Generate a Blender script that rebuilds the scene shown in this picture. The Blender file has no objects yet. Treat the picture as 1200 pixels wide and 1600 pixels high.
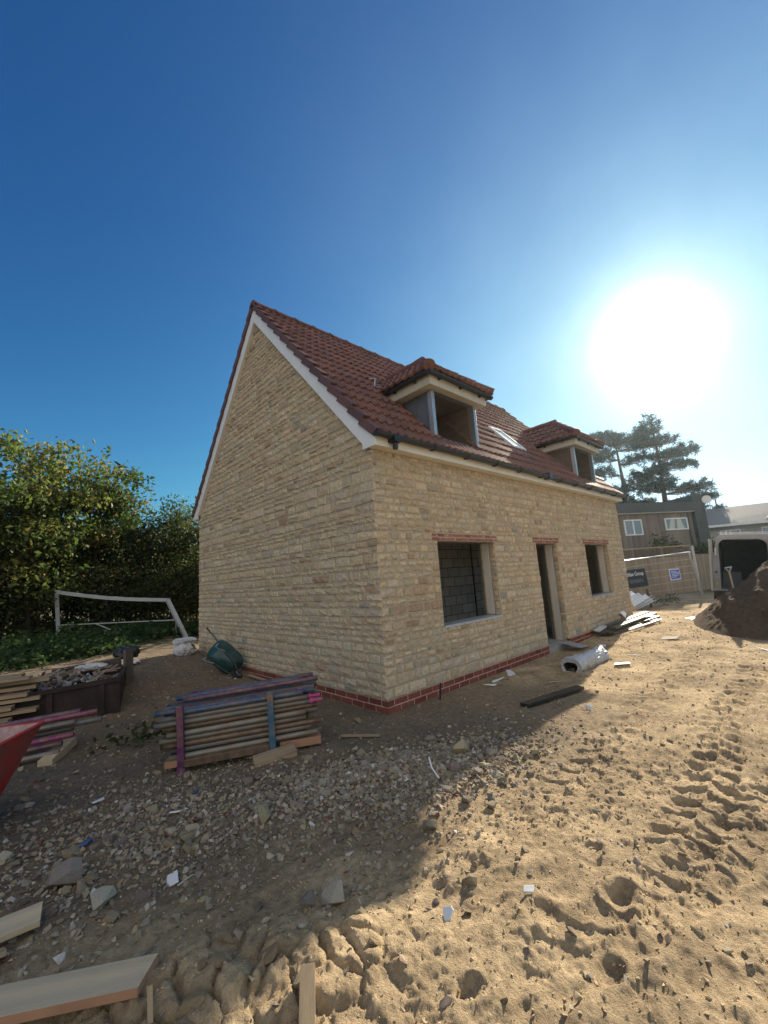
import bpy, bmesh, math, random
import numpy as np
from mathutils import Vector, Matrix, Quaternion

R = math.radians
PI = math.pi
sc = bpy.context.scene
COL = sc.collection
RNG = np.random.default_rng(7)
random.seed(7)

# ------------------------------------------------------------------ materials
def mat(name, col, rough=0.8, metal=0.0, nscale=8.0, namt=0.25, bscale=None, bstr=0.3, bdist=0.01,
        attr=False, col2=None, n2scale=None, n2amt=0.0, trans=0.0, spec=0.5, stretch=None, coords='Object'):
    m = bpy.data.materials.new(name); m.use_nodes = True
    nt = m.node_tree; N = nt.nodes; L = nt.links
    b = N['Principled BSDF']; b.inputs['Roughness'].default_value = rough
    b.inputs['Metallic'].default_value = metal
    b.inputs['Specular IOR Level'].default_value = spec
    tc = N.new('ShaderNodeTexCoord'); vec = tc.outputs[coords]
    if stretch:
        mp = N.new('ShaderNodeMapping'); mp.inputs['Scale'].default_value = stretch
        L.new(vec, mp.inputs['Vector']); vec = mp.outputs['Vector']
    if attr:
        a = N.new('ShaderNodeAttribute'); a.attribute_name = 'Col'; base = a.outputs['Color']
    else:
        rgb = N.new('ShaderNodeRGB'); rgb.outputs[0].default_value = (*col, 1); base = rgb.outputs[0]
    n = N.new('ShaderNodeTexNoise'); n.inputs['Scale'].default_value = nscale; n.inputs['Detail'].default_value = 6
    n.inputs['Roughness'].default_value = 0.62
    L.new(vec, n.inputs['Vector'])
    if col2 is not None:
        n3 = N.new('ShaderNodeTexNoise'); n3.inputs['Scale'].default_value = n2scale or nscale * .3
        n3.inputs['Detail'].default_value = 8; n3.inputs['Roughness'].default_value = 0.7
        L.new(vec, n3.inputs['Vector'])
        rp = N.new('ShaderNodeValToRGB'); rp.color_ramp.elements[0].position = 0.5 - .12 + (0.5 - n2amt) * .3
        rp.color_ramp.elements[1].position = 0.5 + .12 + (0.5 - n2amt) * .3
        L.new(n3.outputs['Fac'], rp.inputs['Fac'])
        mx0 = N.new('ShaderNodeMix'); mx0.data_type = 'RGBA'
        L.new(rp.outputs['Color'], mx0.inputs[0]); L.new(base, mx0.inputs[6])
        mx0.inputs[7].default_value = (*col2, 1); base = mx0.outputs[2]
    mr = N.new('ShaderNodeMapRange'); mr.inputs[1].default_value = 0.25; mr.inputs[2].default_value = 0.75
    mr.inputs[3].default_value = 1 - namt; mr.inputs[4].default_value = 1 + namt
    L.new(n.outputs['Fac'], mr.inputs[0])
    mx = N.new('ShaderNodeVectorMath'); mx.operation = 'SCALE'
    L.new(base, mx.inputs[0]); L.new(mr.outputs[0], mx.inputs['Scale'])
    L.new(mx.outputs[0], b.inputs['Base Color'])
    if bscale:
        n2 = N.new('ShaderNodeTexNoise'); n2.inputs['Scale'].default_value = bscale; n2.inputs['Detail'].default_value = 8
        n2.inputs['Roughness'].default_value = 0.65
        L.new(vec, n2.inputs['Vector'])
        bp = N.new('ShaderNodeBump'); bp.inputs['Strength'].default_value = bstr; bp.inputs['Distance'].default_value = bdist
        L.new(n2.outputs['Fac'], bp.inputs['Height']); L.new(bp.outputs['Normal'], b.inputs['Normal'])
    if trans > 0:
        out = N['Material Output']; t = N.new('ShaderNodeBsdfTranslucent'); L.new(mx.outputs[0], t.inputs['Color'])
        ms = N.new('ShaderNodeMixShader'); ms.inputs[0].default_value = trans
        L.new(b.outputs[0], ms.inputs[1]); L.new(t.outputs[0], ms.inputs[2]); L.new(ms.outputs[0], out.inputs['Surface'])
    return m

def glass_mat(name, tint, rough=0.03):
    m = mat(name, tint, rough, 0.0, 3, .05, spec=1.0)
    return m

M = dict(
    stone=mat('buff_stone', (.5,.4,.25), .95, 0, 26, .26, 45, .9, .018, attr=True, spec=.2),
    mortar=mat('buff_mortar', (.46,.385,.275), .95, 0, 14, .25, 90, .6, .01, spec=.2),
    brick=mat('red_brick', (.3, .08, .05), .9, 0, 25, .25, 120, .5, .006, attr=True, spec=.2),
    pmortar=mat('pink_mortar', (.56,.40,.31), .95, 0, 20, .2, 90, .5, .006, spec=.2),
    tile=mat('red_brown_roof_tile', (.17, .07, .05), .55, 0, 7, .25, 70, .25, .006, attr=True, spec=.4),
    felt=mat('dark_roof_felt', (.03, .028, .028), .9, 0, 9, .2),
    verge=mat('brown_verge_tile', (.16, .06, .048), .6, 0, 9, .2, 60, .2, .005, attr=True),
    white=mat('white_upvc', (.78, .78, .77), .35, 0, 5, .05, spec=.5),
    cream=mat('cream_fascia', (.74,.71,.63), .5, 0, 5, .08),
    dulltrim=mat('dull_cream_trim', (.52,.49,.41), .55, 0, 5, .1),
    black=mat('black_plastic', (.018, .019, .021), .38, 0, 12, .25, 80, .08, .003),
    blackdust=mat('dusty_black_plastic', (.04, .04, .042), .5, 0, 12, .3, col2=(.16, .13, .09), n2scale=6, n2amt=.35),
    lead=mat('grey_lead', (.17, .19, .22), .5, .5, 10, .2, 25, .2, .01),
    galv=mat('galvanised_steel', (.42, .45, .48), .42, .7, 20, .25, 60, .1, .003),
    ply=mat('plywood_brown', (.16,.115,.085), .8, 0, 4, .3, 40, .2, .004, stretch=(1, 1, 6)),
    plyd=mat('brown_board', (.115,.095,.085), .8, 0, 3, .35, 40, .2, .004),
    block=mat('concrete_block', (.3,.3,.29), .95, 0, 18, .2, 90, .6, .006, attr=True, spec=.2),
    board=mat('pale_insulation_board', (.62,.59,.54), .7, 0, 4, .14, 30, .1, .004, stretch=(1, 1, .3)),
    concrete=mat('concrete', (.33, .31, .28), .95, 0, 8, .25, 60, .5, .01),
    steelsill=mat('grey_sill_strip', (.45, .47, .5), .45, .3, 8, .2),
    wood=mat('raw_timber', (.42, .30, .17), .8, 0, 5, .25, 50, .25, .004, stretch=(.6, 6, 6), col2=(.22, .17, .12), n2scale=3, n2amt=.4),
    woodgrey=mat('weathered_board', (.62,.48,.30), .85, 0, 5, .25, 50, .25, .004, stretch=(.7, 7, 7), col2=(.40,.33,.23), n2scale=2.4, n2amt=.42),
    woodred=mat('reddish_timber_edge', (.36, .2, .12), .85, 0, 6, .2, 40, .2, .003),
    rustbox=mat('dark_brown_rusty_steel', (.024,.015,.014), .75, .1, 7, .4, 40, .4, .008, col2=(.055,.03,.022), n2scale=3, n2amt=.35),
    redpaint=mat('red_paint', (.48, .012, .018), .42, 0, 7, .15, 30, .06, .004, col2=(.20,.07,.05), n2scale=5, n2amt=.44),
    reddust=mat('dusty_red_inside', (.38, .20, .19), .85, 0, 6, .3, col2=(.5, .4, .36), n2scale=5, n2amt=.5),
    green=mat('dark_green_barrow', (.012, .06, .05), .3, 0, 9, .25, 20, .06, .004, col2=(.05, .09, .11), n2scale=5, n2amt=.35),
    gframe=mat('dull_green_tube', (.035, .06, .055), .5, .2, 12, .3),
    rubber=mat('black_rubber', (.02, .02, .02), .85, 0, 10, .3, 60, .3, .004),
    sack=mat('pale_woven_sack', (.55, .56, .58), .75, 0, 14, .15, 160, .4, .003),
    goal=mat('white_goal_paint', (.42, .43, .43), .5, 0, 4, .15, col2=(.3, .31, .3), n2scale=2, n2amt=.3),
    foil=mat('silver_foil', (.5,.52,.55), .42, .35, 12, .15, 22, .9, .03),
    whiteplas=mat('white_plastic_sheet', (.8, .8, .78), .45, 0, 6, .1),
    soil=mat('dark_topsoil', (.115,.083,.058), 1.0, 0, 10, .35, 40, .9, .03, spec=.1),
    darkclad=mat('dark_grey_cladding', (.055, .065, .07), .7, 0, 5, .2, 25, .2, .01),
    cladding=mat('vertical_timber_cladding', (.22, .16, .14), .8, 0, 3, .25, 20, .3, .01, attr=True, stretch=(1, 1, .15)),
    fencewood=mat('close_board_fence', (.27, .20, .13), .85, 0, 4, .3, 20, .3, .01, attr=True, stretch=(1, 1, .2)),
    slate=mat('pale_grey_roof_tile', (.2,.2,.2), .8, 0, 6, .2, 12, .3, .03),
    render=mat('grey_wall_render', (.34, .32, .3), .9, 0, 3, .15),
    frame=mat('white_window_frame', (.75, .76, .78), .4, 0, 5, .06),
    pane=glass_mat('window_glass', (.16, .22, .27)),
    panelit=glass_mat('curtained_glass', (.5, .48, .4), .12),
    vanwhite=mat('white_van_paint', (.38,.38,.385), .3, 0, 5, .1, col2=(.3,.28,.25), n2scale=2, n2amt=.25),
    vanin=mat('dark_van_interior', (.10,.105,.12), .7, 0, 4, .25),
    signblue=mat('blue_sign', (.02, .07, .42), .45, 0, 6, .1),
    banner=mat('black_banner', (.016, .018, .026), .6, 0, 6, .25),
    bannergrey=mat('faded_grey_print', (.09, .095, .1), .6, 0, 9, .4),
    letter=mat('white_lettering', (.75, .75, .76), .5, 0, 6, .05),
    lampred=mat('red_lamp_lens', (.35, .01, .01), .2, 0, 8, .1),
    yellow=mat('yellow_number_plate', (.65, .48, .12), .5, 0, 6, .1),
    bark=mat('tree_bark', (.10, .075, .055), .95, 0, 9, .3, 25, .7, .03, stretch=(1, 1, .3)),
    pinebark=mat('pine_bark', (.13, .085, .065), .95, 0, 5, .3, 8, .7, .05),
    leaf=mat('leaves', (.1, .14, .03), .5, 0, 2, .15, attr=True, trans=.55, spec=.35),
    needle=mat('pine_needles', (.04,.06,.03), .6, 0, 2, .2, attr=True, trans=.05, spec=.3),
    rock=mat('rubble_stone', (.4, .33, .22), .95, 0, 22, .25, 60, .8, .008, attr=True, spec=.15),
    bird=mat('black_feathers', (.012, .012, .014), .6, 0, 20, .2),
    cardboard=mat('pale_offcut', (.5, .44, .34), .9, 0, 7, .2),
    blueplas=mat('blue_plastic_scrap', (.05, .12, .4), .5, 0, 7, .1),
    clay=mat('dried_clay', (.33,.25,.155), 1.0, 0, 10, .25, 50, .8, .012, spec=.1),
    tubemat=mat('painted_scaffold_tube', (.3,.3,.3), .42, .2, 14, .3, 60, .15, .003, attr=True, col2=(.2, .13, .085), n2scale=7, n2amt=.36),
    pinkcap=mat('pink_end_cap', (.42,.06,.19), .5, 0, 7, .1),
)

# ------------------------------------------------------------------ mesh builder
class MB:
    def __init__(s): s.v = []; s.n = 0; s.f = []; s.c = []; s.m = []; s.col = (.5, .5, .5); s.mi = 0
    def add(s, V, F, col=None, mi=None):
        V = np.asarray(V, float).reshape(-1, 3); o = s.n; s.v.append(V); s.n += len(V)
        F = np.asarray(F) if not isinstance(F, list) else F
        for f in F: s.f.append([int(i) + o for i in f])
        k = len(F)
        s.c += [tuple(col if col is not None else s.col)] * k; s.m += [s.mi if mi is None else mi] * k
    def addcols(s, V, F, cols, mi=0):
        V = np.asarray(V, float).reshape(-1, 3); o = s.n; s.v.append(V); s.n += len(V)
        s.f += (np.asarray(F) + o).tolist(); s.c += [tuple(c) for c in np.asarray(cols).tolist()]; s.m += [mi] * len(F)
    def box(s, c, size, rot=None, col=None, mi=None):
        x, y, z = [d / 2 for d in size]
        V = np.array([(-x,-y,-z),(x,-y,-z),(x,y,-z),(-x,y,-z),(-x,-y,z),(x,-y,z),(x,y,z),(-x,y,z)])
        if rot is not None: V = V @ np.array(rot.to_3x3()).T
        s.add(V + np.array(c), [(3,2,1,0),(4,5,6,7),(0,1,5,4),(1,2,6,5),(2,3,7,6),(3,0,4,7)], col, mi)
    def bb(s, a, b, col=None, mi=None):
        a = np.array(a, float); b = np.array(b, float); s.box((a + b) / 2, np.abs(b - a), None, col, mi)
    def beam(s, p, q, w, h, up=(0,0,1), col=None, mi=None):
        p = Vector(p); q = Vector(q); d = (q - p); l = d.length; d.normalize(); u = Vector(up)
        sd = d.cross(u)
        if sd.length < 1e-4: sd = Vector((1,0,0))
        sd.normalize(); u = sd.cross(d)
        m = Matrix((d, sd, u)).transposed()
        s.box((p + q) / 2, (l, w, h), m, col, mi)
    def tube(s, pts, r, seg=10, cap=True, col=None, mi=None, hollow=0.0):
        P = [Vector(p) for p in pts]; rr = r if hasattr(r, '__len__') else [r] * len(P)
        V = []; F = []; pu = None
        for i, p in enumerate(P):
            d = (P[min(i+1, len(P)-1)] - P[max(i-1, 0)]).normalized()
            if pu is None:
                u = Vector((0,0,1)) if abs(d.z) < .9 else Vector((1,0,0))
                u = (u - d * u.dot(d)).normalized()
            else:
                u = (pu - d * pu.dot(d)).normalized()
            pu = u; w = d.cross(u)
            for k in range(seg):
                a = 2 * PI * k / seg; V.append(p + (u * math.cos(a) + w * math.sin(a)) * rr[i])
        for i in range(len(P) - 1):
            for k in range(seg):
                k2 = (k + 1) % seg
                F.append((i*seg+k, (i+1)*seg+k, (i+1)*seg+k2, i*seg+k2)[::-1])
        n = len(V)
        if hollow > 0:
            for e, idx in ((0, 0), (1, len(P) - 1)):
                dirv = (P[1] - P[0]).normalized() if e == 0 else (P[-1] - P[-2]).normalized()
                inn = [P[idx] + (V[idx*seg+k] - P[idx]) * hollow for k in range(seg)]
                dep = [q + dirv * (0.12 if e == 0 else -0.12) for q in inn]
                b0 = len(V); V += inn; b1 = len(V); V += dep
                for k in range(seg):
                    k2 = (k+1) % seg
                    a, b = idx*seg+k, idx*seg+k2
                    F.append((a, b, b0+k2, b0+k) if e == 0 else (b, a, b0+k, b0+k2))
                    F.append((b0+k, b0+k2, b1+k2, b1+k) if e == 0 else (b0+k2, b0+k, b1+k, b1+k2))
                F.append(tuple(range(b1, b1+seg)) if e == 0 else tuple(range(b1+seg-1, b1-1, -1)))
        elif cap:
            F.append(tuple(range(seg))); F.append(tuple(range(n-1, n-1-seg, -1)))
        s.add([tuple(v) for v in V], F, col, mi)
    def prism(s, poly, t, mp, col=None, mi=None):   # poly in 2-D, mp(u, v, d) -> xyz, d in 0..t
        n = len(poly); V = [mp(u, v, 0) for u, v in poly] + [mp(u, v, t) for u, v in poly]
        F = [tuple(range(n-1, -1, -1)), tuple(range(n, 2*n))] + [(i, (i+1) % n, n+(i+1) % n, n+i) for i in range(n)]
        s.add(V, F, col, mi)
    def build(s, name, mats, parent=None, smooth=False, bevel=0, loc=None, rot=None, recalc=False, angle=None):
        me = bpy.data.meshes.new(name)
        V = np.concatenate(s.v) if s.v else np.zeros((0,3))
        tot = np.array([len(f) for f in s.f], np.int32); st = np.zeros(len(tot), np.int32)
        if len(tot): st[1:] = np.cumsum(tot)[:-1]
        lp = np.fromiter((i for f in s.f for i in f), np.int32, int(tot.sum()))
        me.vertices.add(len(V)); me.vertices.foreach_set('co', V.astype(np.float32).ravel())
        me.loops.add(len(lp)); me.loops.foreach_set('vertex_index', lp)
        me.polygons.add(len(tot)); me.polygons.foreach_set('loop_start', st); me.polygons.foreach_set('loop_total', tot)
        me.polygons.foreach_set('material_index', np.array(s.m, np.int32))
        me.polygons.foreach_set('use_smooth', np.full(len(tot), smooth, bool))
        me.update(calc_edges=True)
        at = me.attributes.new('Col', 'FLOAT_COLOR', 'FACE')
        c = np.ones((len(tot), 4), np.float32); c[:, :3] = np.array(s.c, np.float32).reshape(-1, 3)
        at.data.foreach_set('color', c.ravel())
        me.validate(clean_customdata=False)
        for m in (mats if isinstance(mats, (list, tuple)) else [mats]): me.materials.append(m)
        if recalc:
            bm = bmesh.new(); bm.from_mesh(me); bmesh.ops.recalc_face_normals(bm, faces=bm.faces); bm.to_mesh(me); bm.free()
        o = bpy.data.objects.new(name, me); COL.objects.link(o)
        if parent is not None: o.parent = parent
        if loc is not None: o.location = loc
        if rot is not None: o.rotation_euler = rot
        if bevel:
            b = o.modifiers.new('bevel', 'BEVEL'); b.width = bevel; b.segments = 2; b.limit_method = 'ANGLE'; b.angle_limit = R(40)
        return o

def tag(o, label, cat, group=None, kind=None):
    if label: o['label'] = label
    if cat: o['category'] = cat
    if group: o['group'] = group
    if kind: o['kind'] = kind
    return o
def thing(name, label, cat, loc=(0,0,0), rot=(0,0,0), group=None):
    o = bpy.data.objects.new(name, None); COL.objects.link(o); o.empty_display_size = .2
    o.location = loc; o.rotation_euler = rot
    return tag(o, label, cat, group)
def jit(c, a=.12, rng=RNG):
    k = 1 + rng.uniform(-a, a); return tuple(np.clip(np.array(c) * k * (1 + rng.uniform(-a*.3, a*.3, 3)), 0, 1))

# ------------------------------------------------------------------ noise
_perm = np.random.default_rng(3).permutation(512); _perm = np.concatenate([_perm, _perm])
_ang = np.random.default_rng(4).uniform(0, 2*PI, 512)
def perlin(x, y):
    xi = np.floor(x).astype(int); yi = np.floor(y).astype(int); xf = x - xi; yf = y - yi
    u = xf*xf*xf*(xf*(xf*6-15)+10); v = yf*yf*yf*(yf*(yf*6-15)+10)
    def g(ix, iy, dx, dy):
        a = _ang[_perm[(_perm[ix & 511] + iy) & 511]]; return np.cos(a)*dx + np.sin(a)*dy
    a = g(xi, yi, xf, yf); b = g(xi+1, yi, xf-1, yf); c = g(xi, yi+1, xf, yf-1); d = g(xi+1, yi+1, xf-1, yf-1)
    return (a + u*(b-a)) + v*((c + u*(d-c)) - (a + u*(b-a)))
def fbm(x, y, f, octs, gain=.5):
    r = 0; a = 1
    for i in range(octs): r = r + a*perlin(x*f + i*17.3, y*f - i*9.1); f *= 2.03; a *= gain
    return r
def cell(x, y, f):
    x = x*f; y = y*f; xi = np.floor(x).astype(int); yi = np.floor(y).astype(int)
    f1 = np.full(x.shape, 9.0); f2 = np.full(x.shape, 9.0)
    for dx in (-1,0,1):
        for dy in (-1,0,1):
            h = _perm[(_perm[(xi+dx) & 511] + (yi+dy)) & 511]
            px = xi+dx + .5 + .42*np.cos(_ang[h]*3.7); py = yi+dy + .5 + .42*np.sin(_ang[h]*5.3)
            d = np.hypot(x-px, y-py); m = d < f1
            f2 = np.where(m, f1, np.minimum(f2, d)); f1 = np.where(m, d, f1)
    return f1, f2
def sst(a, b, x):
    t = np.clip((x-a)/(b-a), 0, 1); return t*t*(3-2*t)

HOLES = [(-1.55,-2.64,.075,.03),(-1.2,-2.85,.08,.03),
         (-.95,-2.62,.07,.025),(-1.62,-2.95,.06,.028),(-2.05,-2.60,.05,.03)]
def track(x, y, p, q, w, per, dep):
    d = np.array(q, float) - np.array(p, float); l = np.hypot(*d); d /= l
    s = (x-p[0])*d[0] + (y-p[1])*d[1]; t = -(x-p[0])*d[1] + (y-p[1])*d[0]
    t = t + .04*np.sin(s*1.7)
    wob = fbm(x, y, 3, 2)
    m = sst(w*1.15, w*.8, np.abs(t)) * sst(-.15, .25, s) * sst(l+.15, l-.25, s) * np.clip(.9 + .8*wob, 0, 1)
    ph = s/per + np.where(t > 0, .5, 0)*1 + np.abs(t)*1.6/per*.35 + wob*.25
    lug = np.clip(np.sin(2*PI*ph)*2.6 - .9, -1, .55)
    berm = np.exp(-((np.abs(t)-w*1.2)/(w*.28))**2) * sst(-.1, .3, s) * sst(l+.1, l-.3, s)
    return m*(-.006 + 1.0*dep*lug) + .010*berm
def hbase(x, y):
    x = np.asarray(x, float); y = np.asarray(y, float)
    z = .27*sst(2.2, 6.4, y)*sst(2.5, -.2, x)
    z = z + .25*sst(6, 12, y)*sst(12, 3, x)*.3
    z = z + .13*sst(4.6, 8.9, x)*sst(-2.2, -.2, y)*sst(13, 10, x)
    z = z - .10*sst(9.5, 14, x)*sst(4, 1, y)
    return z
def height(x, y):
    x = np.asarray(x, float); y = np.asarray(y, float)
    z = hbase(x, y)
    far = sst(30, 12, np.hypot(x+3, y+3)); nh = sst(.0, .5, np.maximum(np.maximum(-x, x-8.9), np.maximum(-y, y-6.2)))
    nh = .25 + .75*nh
    z = z + .055*fbm(x, y, .55, 3)*far*nh
    right = sst(-1.2, -2.2, y + .22*(x+2)) 
    z = z + (.014 + .008*right)*fbm(x, y, 2.6, 3)*far*nh
    rid = 1 - np.abs(fbm(x*1.0, y*1.9, 3.2, 3))*2.2
    z = z + .016*np.clip(rid, -1, 1)*far*(.45 + .55*right)*nh
    z = z + (.0055 + .001*right)*fbm(x, y, 11, 4, .66)*far
    st_ = x*.35 + y*.94; sq_ = x*.94 - y*.35
    pm = .25 + .75*sst(-.25, .35, fbm(x, y, .9, 3))
    z = z + (.003 + .0035*right)*pm*(1 - 2.4*np.abs(fbm(sq_*.6, st_*1.5, 7, 3, .6)))*far*nh
    z = z + (.003 + .002*right)*pm*(1 - 2.4*np.abs(fbm(x, y, 21, 3, .65)))*far
    h1, h2 = cell(x + .012*perlin(x*23, y*23), y + .012*perlin(x*23+5, y*23), 26)
    z = z + .009*np.clip(.55 - h1, 0, 1)*far*sst(-.2, .3, fbm(x, y, 2.1, 2))
    f1, f2 = cell(x + .03*perlin(x*9, y*9), y + .03*perlin(x*9+5, y*9), 11)
    z = z + .010*np.clip(.6 - f1, 0, 1)*far*sst(-.1, .35, fbm(x, y, 1.3, 2))
    z = z + track(x, y, (-.7,-2.95), (4.6,-2.75), .16, .20, .017)
    z = z + track(x, y, (-1.9,-2.75), (.9,-3.45), .15, .19, .010)
    z = z + track(x, y, (-.6,-2.2), (6.5,-2.0), .16, .22, .010)
    z = z + track(x, y, (-1.0,-3.75), (2.2,-3.3), .16, .2, .012)
    for hx, hy, r, d in HOLES:
        dd = np.hypot(x-hx, (y-hy)*1.3) / r
        z = z - d*.7*np.exp(-dd**4) + d*.25*np.exp(-((dd-1.35)/.3)**2)
    # bank of dried cracked mud in the near foreground
    bk = np.exp(-(((x+2.62)*.55 + (y+1.93)*.83)/.24)**2) * np.exp(-(((x+2.62)*.83 - (y+1.93)*.55)/.62)**4)
    g1, g2 = cell(x + .05*perlin(x*5, y*5), y + .05*perlin(x*5+9, y*5), 6.5)
    z = z + bk*(.01 + .10*np.clip((g2-g1)*3.2, 0, 1)**.5*(.7 + .6*perlin(x*6, y*6)) + .012*fbm(x, y, 24, 2))
    z = z + .075*np.exp(-(((x+1.05)/1.0)**2 + ((y+1.15+.28*(x+1.05))/.42)**2))
    return z
def H(x, y): return float(height(np.array([x]), np.array([y]))[0])

# ------------------------------------------------------------------ camera
CAM = Vector((-3.4316, -3.7758, 1.55))
cam = bpy.data.cameras.new('camera'); co = bpy.data.objects.new('camera', cam); COL.objects.link(co)
cam.sensor_fit = 'HORIZONTAL'; cam.sensor_width = 36; cam.lens = 645.2283/1200*36; cam.clip_end = 3000; cam.clip_start = .02
cr = Vector((0.73180924, -0.67826088, -0.06646369)); cu = Vector((-0.0610541, -0.16237985, 0.98483764)); cf = Vector((0.67876921, 0.7166554, 0.16024168))
mm = Matrix((cr, cu, -cf)).transposed().to_4x4(); mm.translation = CAM; co.matrix_world = mm
sc.camera = co

# ------------------------------------------------------------------ light, sky
SAZ, SEL = R(10.70), R(24.84)
SUN = Vector((math.cos(SEL)*math.cos(SAZ), math.cos(SEL)*math.sin(SAZ), math.sin(SEL)))
sl = bpy.data.lights.new('sun', 'SUN'); sl.energy = 5.0; sl.angle = R(.5); sl.color = (1, .88, .7)
so = bpy.data.objects.new('sun', sl); COL.objects.link(so); so.rotation_euler = (-SUN).to_track_quat('-Z', 'Y').to_euler()
w = bpy.data.worlds.new('World'); sc.world = w; w.use_nodes = True
N = w.node_tree.nodes; L = w.node_tree.links
SKY_FILL = 3.7  # brightness of the added fill patch in the sky behind the camera
bg = N['Background']; sky = N.new('ShaderNodeTexSky'); sky.sky_type = 'NISHITA'; sky.sun_disc = False
sky.sun_elevation = SEL; sky.sun_rotation = PI/2 - SAZ
sky.air_density = 1.0; sky.dust_density = 0.2; sky.ozone_density = 4.0; sky.altitude = 100
bg.inputs['Strength'].default_value = .12
# bright aureole of the air close to the sun
tc = N.new('ShaderNodeTexCoord'); dt = N.new('ShaderNodeVectorMath'); dt.operation = 'DOT_PRODUCT'
nv = N.new('ShaderNodeVectorMath'); nv.operation = 'NORMALIZE'
L.new(tc.outputs['Generated'], nv.inputs[0]); L.new(nv.outputs[0], dt.inputs[0]); dt.inputs[1].default_value = SUN
def pw(e, k):
    mx = N.new('ShaderNodeMath'); mx.operation = 'MAXIMUM'; mx.inputs[1].default_value = 0; L.new(dt.outputs['Value'], mx.inputs[0])
    p = N.new('ShaderNodeMath'); p.operation = 'POWER'; p.inputs[1].default_value = e; L.new(mx.outputs[0], p.inputs[0])
    q = N.new('ShaderNodeMath'); q.operation = 'MULTIPLY'; q.inputs[1].default_value = k; L.new(p.outputs[0], q.inputs[0]); return q.outputs[0]
def m2(op, a, b):
    q = N.new('ShaderNodeMath'); q.operation = op
    for i, v in enumerate((a, b)):
        if isinstance(v, (int, float)): q.inputs[i].default_value = v
        else: L.new(v, q.inputs[i])
    return q.outputs[0]
gn = N.new('ShaderNodeTexNoise'); gn.inputs['Scale'].default_value = 5.0; gn.inputs['Detail'].default_value = 5; L.new(nv.outputs[0], gn.inputs['Vector'])
sz = N.new('ShaderNodeSeparateXYZ'); L.new(nv.outputs[0], sz.inputs[0])
low = m2('POWER', m2('SUBTRACT', 1.0, m2('MAXIMUM', sz.outputs[2], 0.0)), 7.0)                 # dusty air low on the horizon under the sun
gl = m2('ADD', m2('ADD', pw(900, 40), pw(150, 3.2)), m2('ADD', m2('ADD', pw(24, .3), pw(6, .72)), m2('MULTIPLY', low, pw(9, 6.5))))
gl = m2('MULTIPLY', gl, m2('ADD', .55, m2('MULTIPLY', gn.outputs['Fac'], .9)))
ad = N.new('ShaderNodeMath'); ad.operation = 'ADD'; L.new(gl, ad.inputs[0]); ad.inputs[1].default_value = 0
cb = N.new('ShaderNodeCombineXYZ')
for i, k in enumerate((.86, .97, 1.0)):
    q = N.new('ShaderNodeMath'); q.operation = 'MULTIPLY'; q.inputs[1].default_value = k; L.new(ad.outputs[0], q.inputs[0]); L.new(q.outputs[0], cb.inputs[i])
# deeper blue away from the sun
K = .182
sx = N.new('ShaderNodeSeparateXYZ'); L.new(sky.outputs[0], sx.inputs[0]); cg = N.new('ShaderNodeCombineXYZ')
def mth(op, a, b):
    q = N.new('ShaderNodeMath'); q.operation = op
    for i, v in enumerate((a, b)):
        if isinstance(v, (int, float)): q.inputs[i].default_value = v
        else: L.new(v, q.inputs[i])
    return q.outputs[0]
for i, (ga_, ex_, cap_) in enumerate(((.52, 1.5, .40), (.80, 1.36, .70), (.72, 1.08, .93))):
    g_ = mth('MULTIPLY', mth('POWER', mth('MULTIPLY', sx.outputs[i], K), ex_), ga_)
    g_ = mth('DIVIDE', g_, mth('POWER', mth('ADD', 1.0, mth('POWER', mth('DIVIDE', g_, cap_), 3.0)), .3333))   # film-like shoulder
    L.new(mth('MULTIPLY', g_, .785/K), cg.inputs[i])
# unseen white patch added to the sky behind the camera to fill shaded walls
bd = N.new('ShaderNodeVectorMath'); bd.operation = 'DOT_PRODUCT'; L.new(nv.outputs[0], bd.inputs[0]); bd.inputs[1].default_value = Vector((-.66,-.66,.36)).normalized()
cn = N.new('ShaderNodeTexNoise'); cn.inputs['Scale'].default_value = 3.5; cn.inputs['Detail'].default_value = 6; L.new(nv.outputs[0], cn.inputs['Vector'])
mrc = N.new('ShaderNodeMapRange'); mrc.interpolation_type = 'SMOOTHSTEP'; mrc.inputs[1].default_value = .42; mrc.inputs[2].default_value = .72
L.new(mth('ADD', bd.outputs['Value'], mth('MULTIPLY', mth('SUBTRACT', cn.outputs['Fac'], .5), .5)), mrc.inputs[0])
cmx = N.new('ShaderNodeMix'); cmx.data_type = 'RGBA'; L.new(mrc.outputs[0], cmx.inputs[0]); L.new(cg.outputs[0], cmx.inputs[6]); cmx.inputs[7].default_value = (SKY_FILL*.98, SKY_FILL*.97, SKY_FILL*.96, 1)
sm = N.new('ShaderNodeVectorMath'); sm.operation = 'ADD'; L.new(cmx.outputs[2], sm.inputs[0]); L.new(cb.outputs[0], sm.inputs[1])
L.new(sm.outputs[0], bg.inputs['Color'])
sc.view_settings.view_transform = 'Standard'; sc.view_settings.look = 'None'; sc.view_settings.exposure = 0.95; sc.view_settings.gamma = 1

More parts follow.
